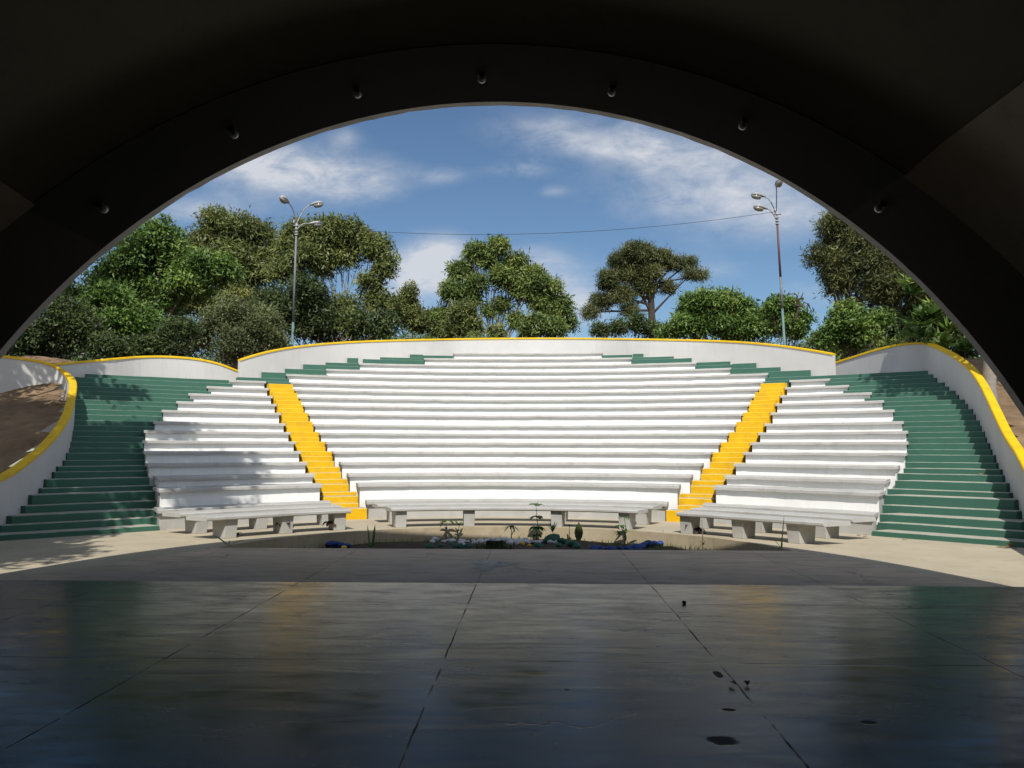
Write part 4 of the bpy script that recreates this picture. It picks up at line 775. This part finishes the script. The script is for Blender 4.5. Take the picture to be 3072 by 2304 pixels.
for x,y,dx,dy in ((0,-.09,.36,.015),(0,.09,.36,.015),(-.173,0,.014,.16),(.173,0,.014,.16)): b.box((x,y,.07),(dx,dy,.15))
b.build('box_wall',M['black'],bx); b=MB()
for _ in range(130): blade(b,(pr.uniform(-.34,.34),pr.uniform(-.2,-.14),-.01),(pr.gauss(0,.3),pr.gauss(0,.2),1),pr.uniform(.07,.2),.014,.4,3)
tinted(b.build('weeds',M['leaf_dark'],bx,fix=False))
# fallen leaves
def dry(x,y,z,label,group=None,n=3,s=.09):
    b=MB()
    for _ in range(n): blade(b,(pr.uniform(-.1,.1),pr.uniform(-.06,.06),.006+pr.uniform(0,.012)),(pr.gauss(0,1),pr.gauss(0,1),.12),s*pr.uniform(.8,1.6),s*.55,.5,4)
    o=b.build('dry_leaves',M['dry'],fix=False); o.location=(x,y,z); tag(o,label,'leaves',group)
dry(6.70,3.72,.004,'dry leaf scraps on the pavement at the corner of the lowest right green step')
dry(8.28,2.00,.004,'dry brown leaf on the pavement by the lowest right green step, near the picture edge',s=.15)
dry(7.15,3.1,.004,'crumbs of dry leaves along the foot of the lowest right green step',n=5,s=.05)
stones('pebble',[(2.05,-3.1,.026)],M['black'],'small dark pebble lying alone beside a floor joint of the stage','pebbles',z=.026)
dry(1.86,-5.90,.027,'crumpled dead leaf lying on the stage floor at the right-hand joint',n=2,s=.07)
def onstep(px_t,j,lab,n=3,s=.09):
    x,y=curve(AJ[j-1]+.12,px_t); dry(x,y,SIDEZ[j-1]+.004,lab,n=n,s=s)
onstep(R_T[1][1]+.06,8,'pale dry leaves on a lower right green step near the white seat ends',4)
onstep(R_T[5][1]+.02,16,'dry leaves on a middle right green step close to the seat ends')
onstep(R_T[5][1]+.09,17,'two dry leaves out on the middle of a right green step',2)
onstep(R_T[8][1]+.02,22,'dry leaf on an upper right green step close to the seat ends',2)
# ------------------------------------------------------------------ light, sky, camera
EL,AZ=R(49),R(2)
sun=bpy.data.lights.new('sun','SUN'); sun.energy=SUN; sun.angle=R(.53); sun.color=(1,.955,.885)
so=bpy.data.objects.new('sun',sun); C.objects.link(so)
toward=Vector((math.sin(AZ)*math.cos(EL),-math.cos(AZ)*math.cos(EL),math.sin(EL))); so.rotation_euler=toward.to_track_quat('Z','Y').to_euler(); so.location=(0,-10,40)
w=bpy.data.worlds.new('World'); bpy.context.scene.world=w; w.use_nodes=True; nt=w.node_tree; bg=nt.nodes['Background']; bg.inputs['Strength'].default_value=SKY
sk=nd(nt,'ShaderNodeTexSky',sky_type='NISHITA'); sk.sun_disc=False; sk.sun_elevation=EL; sk.sun_rotation=math.pi-AZ; sk.altitude=50; sk.air_density=1.0; sk.dust_density=.35; sk.ozone_density=2.2
tc=nd(nt,'ShaderNodeTexCoord'); sep=nd(nt,'ShaderNodeSeparateXYZ'); nt.links.new(tc.outputs['Generated'],sep.inputs[0])
X,Y,Z=sep.outputs
yy=mth(nt,'MAXIMUM',Y,.15); U=mth(nt,'DIVIDE',X,yy); V=mth(nt,'DIVIDE',Z,yy)
cx=nd(nt,'ShaderNodeCombineXYZ'); nt.links.new(U,cx.inputs[0]); nt.links.new(mth(nt,'MULTIPLY',V,2.0),cx.inputs[1])
n1=noise(nt,cx.outputs[0],7.5,10,.62,.5); n2=noise(nt,cx.outputs[0],2.1,3,.5); n3=noise(nt,cx.outputs[0],24,7,.68,.4)
den=None
for (u,v,ru,rvv,amt) in CLOUDS:
    a=mth(nt,'DIVIDE',mth(nt,'SUBTRACT',U,u),ru); c=mth(nt,'DIVIDE',mth(nt,'SUBTRACT',V,v),rvv)
    g=mth(nt,'MULTIPLY',mth(nt,'EXPONENT',mth(nt,'MULTIPLY',mth(nt,'ADD',mth(nt,'MULTIPLY',a,a),mth(nt,'MULTIPLY',c,c)),-1.0)),amt)
    den=g if den is None else mth(nt,'ADD',den,g)
wisp=mth(nt,'MULTIPLY',rng_map(nt,n2,.50,.75),.22)
den=mth(nt,'ADD',den,wisp)
tex=mth(nt,'ADD',mth(nt,'MULTIPLY',mth(nt,'SUBTRACT',n1,.5),3.0),mth(nt,'MULTIPLY',mth(nt,'SUBTRACT',n3,.5),1.5))
cl=mth(nt,'MULTIPLY',den,mth(nt,'MAXIMUM',mth(nt,'ADD',1.0,tex),0))
front=rng_map(nt,Y,.05,.35); gen=mth(nt,'MULTIPLY',rng_map(nt,noise(nt,tc.outputs['Generated'],2.6,6,.6),.36,.60),.9)  # gen: denser unseen cloud added behind the camera to lift the fill light
cl=mth(nt,'ADD',mth(nt,'MULTIPLY',cl,front),mth(nt,'MULTIPLY',gen,mth(nt,'SUBTRACT',1.0,front)))
cl=rng_map(nt,cl,.06,1.05,0,.92); clq=mth(nt,'POWER',cl,1.15)
tint=mixc(nt,.85,sk.outputs[0],SKYTINT); 
mul=nd(nt,'ShaderNodeMix',data_type='RGBA',blend_type='MULTIPLY'); mul.inputs[0].default_value=1; nt.links.new(sk.outputs[0],mul.inputs[6]); mul.inputs[7].default_value=(*SKYTINT,1)
cc=nd(nt,'ShaderNodeVectorMath',operation='SCALE'); cc.inputs[0].default_value=CLOUDCOL; nt.links.new(rng_map(nt,front,0,1,1.9,1.0),cc.inputs['Scale'])  # unseen rear cloud brightened beyond the front cloud for more fill
nt.links.new(mixc(nt,clq,mul.outputs[2],cc.outputs[0]),bg.inputs['Color'])
cam=bpy.data.cameras.new('camera'); cam.sensor_width=36; cam.lens=28; cam.clip_end=2000; cam.clip_start=.05
co=bpy.data.objects.new('camera',cam); C.objects.link(co); co.location=(.5,-11.5,1.6)
CP,CYW,CRL=math.atan(65.5/796.444),math.atan(21.5/796.444),R(.12)
co.rotation_mode='QUATERNION'
from mathutils import Quaternion
co.rotation_quaternion=Quaternion((0,0,1),CYW)@Quaternion((1,0,0),math.pi/2+CP)@Quaternion((0,0,1),CRL)
S=bpy.context.scene; S.camera=co
S.view_settings.view_transform='Standard'; S.view_settings.look='None'; S.view_settings.exposure=EXPO; S.view_settings.gamma=1
S.cycles.max_bounces=8; S.cycles.diffuse_bounces=4; S.cycles.transparent_max_bounces=4; S.cycles.use_denoising=True
S.render.resolution_x=1024; S.render.resolution_y=768
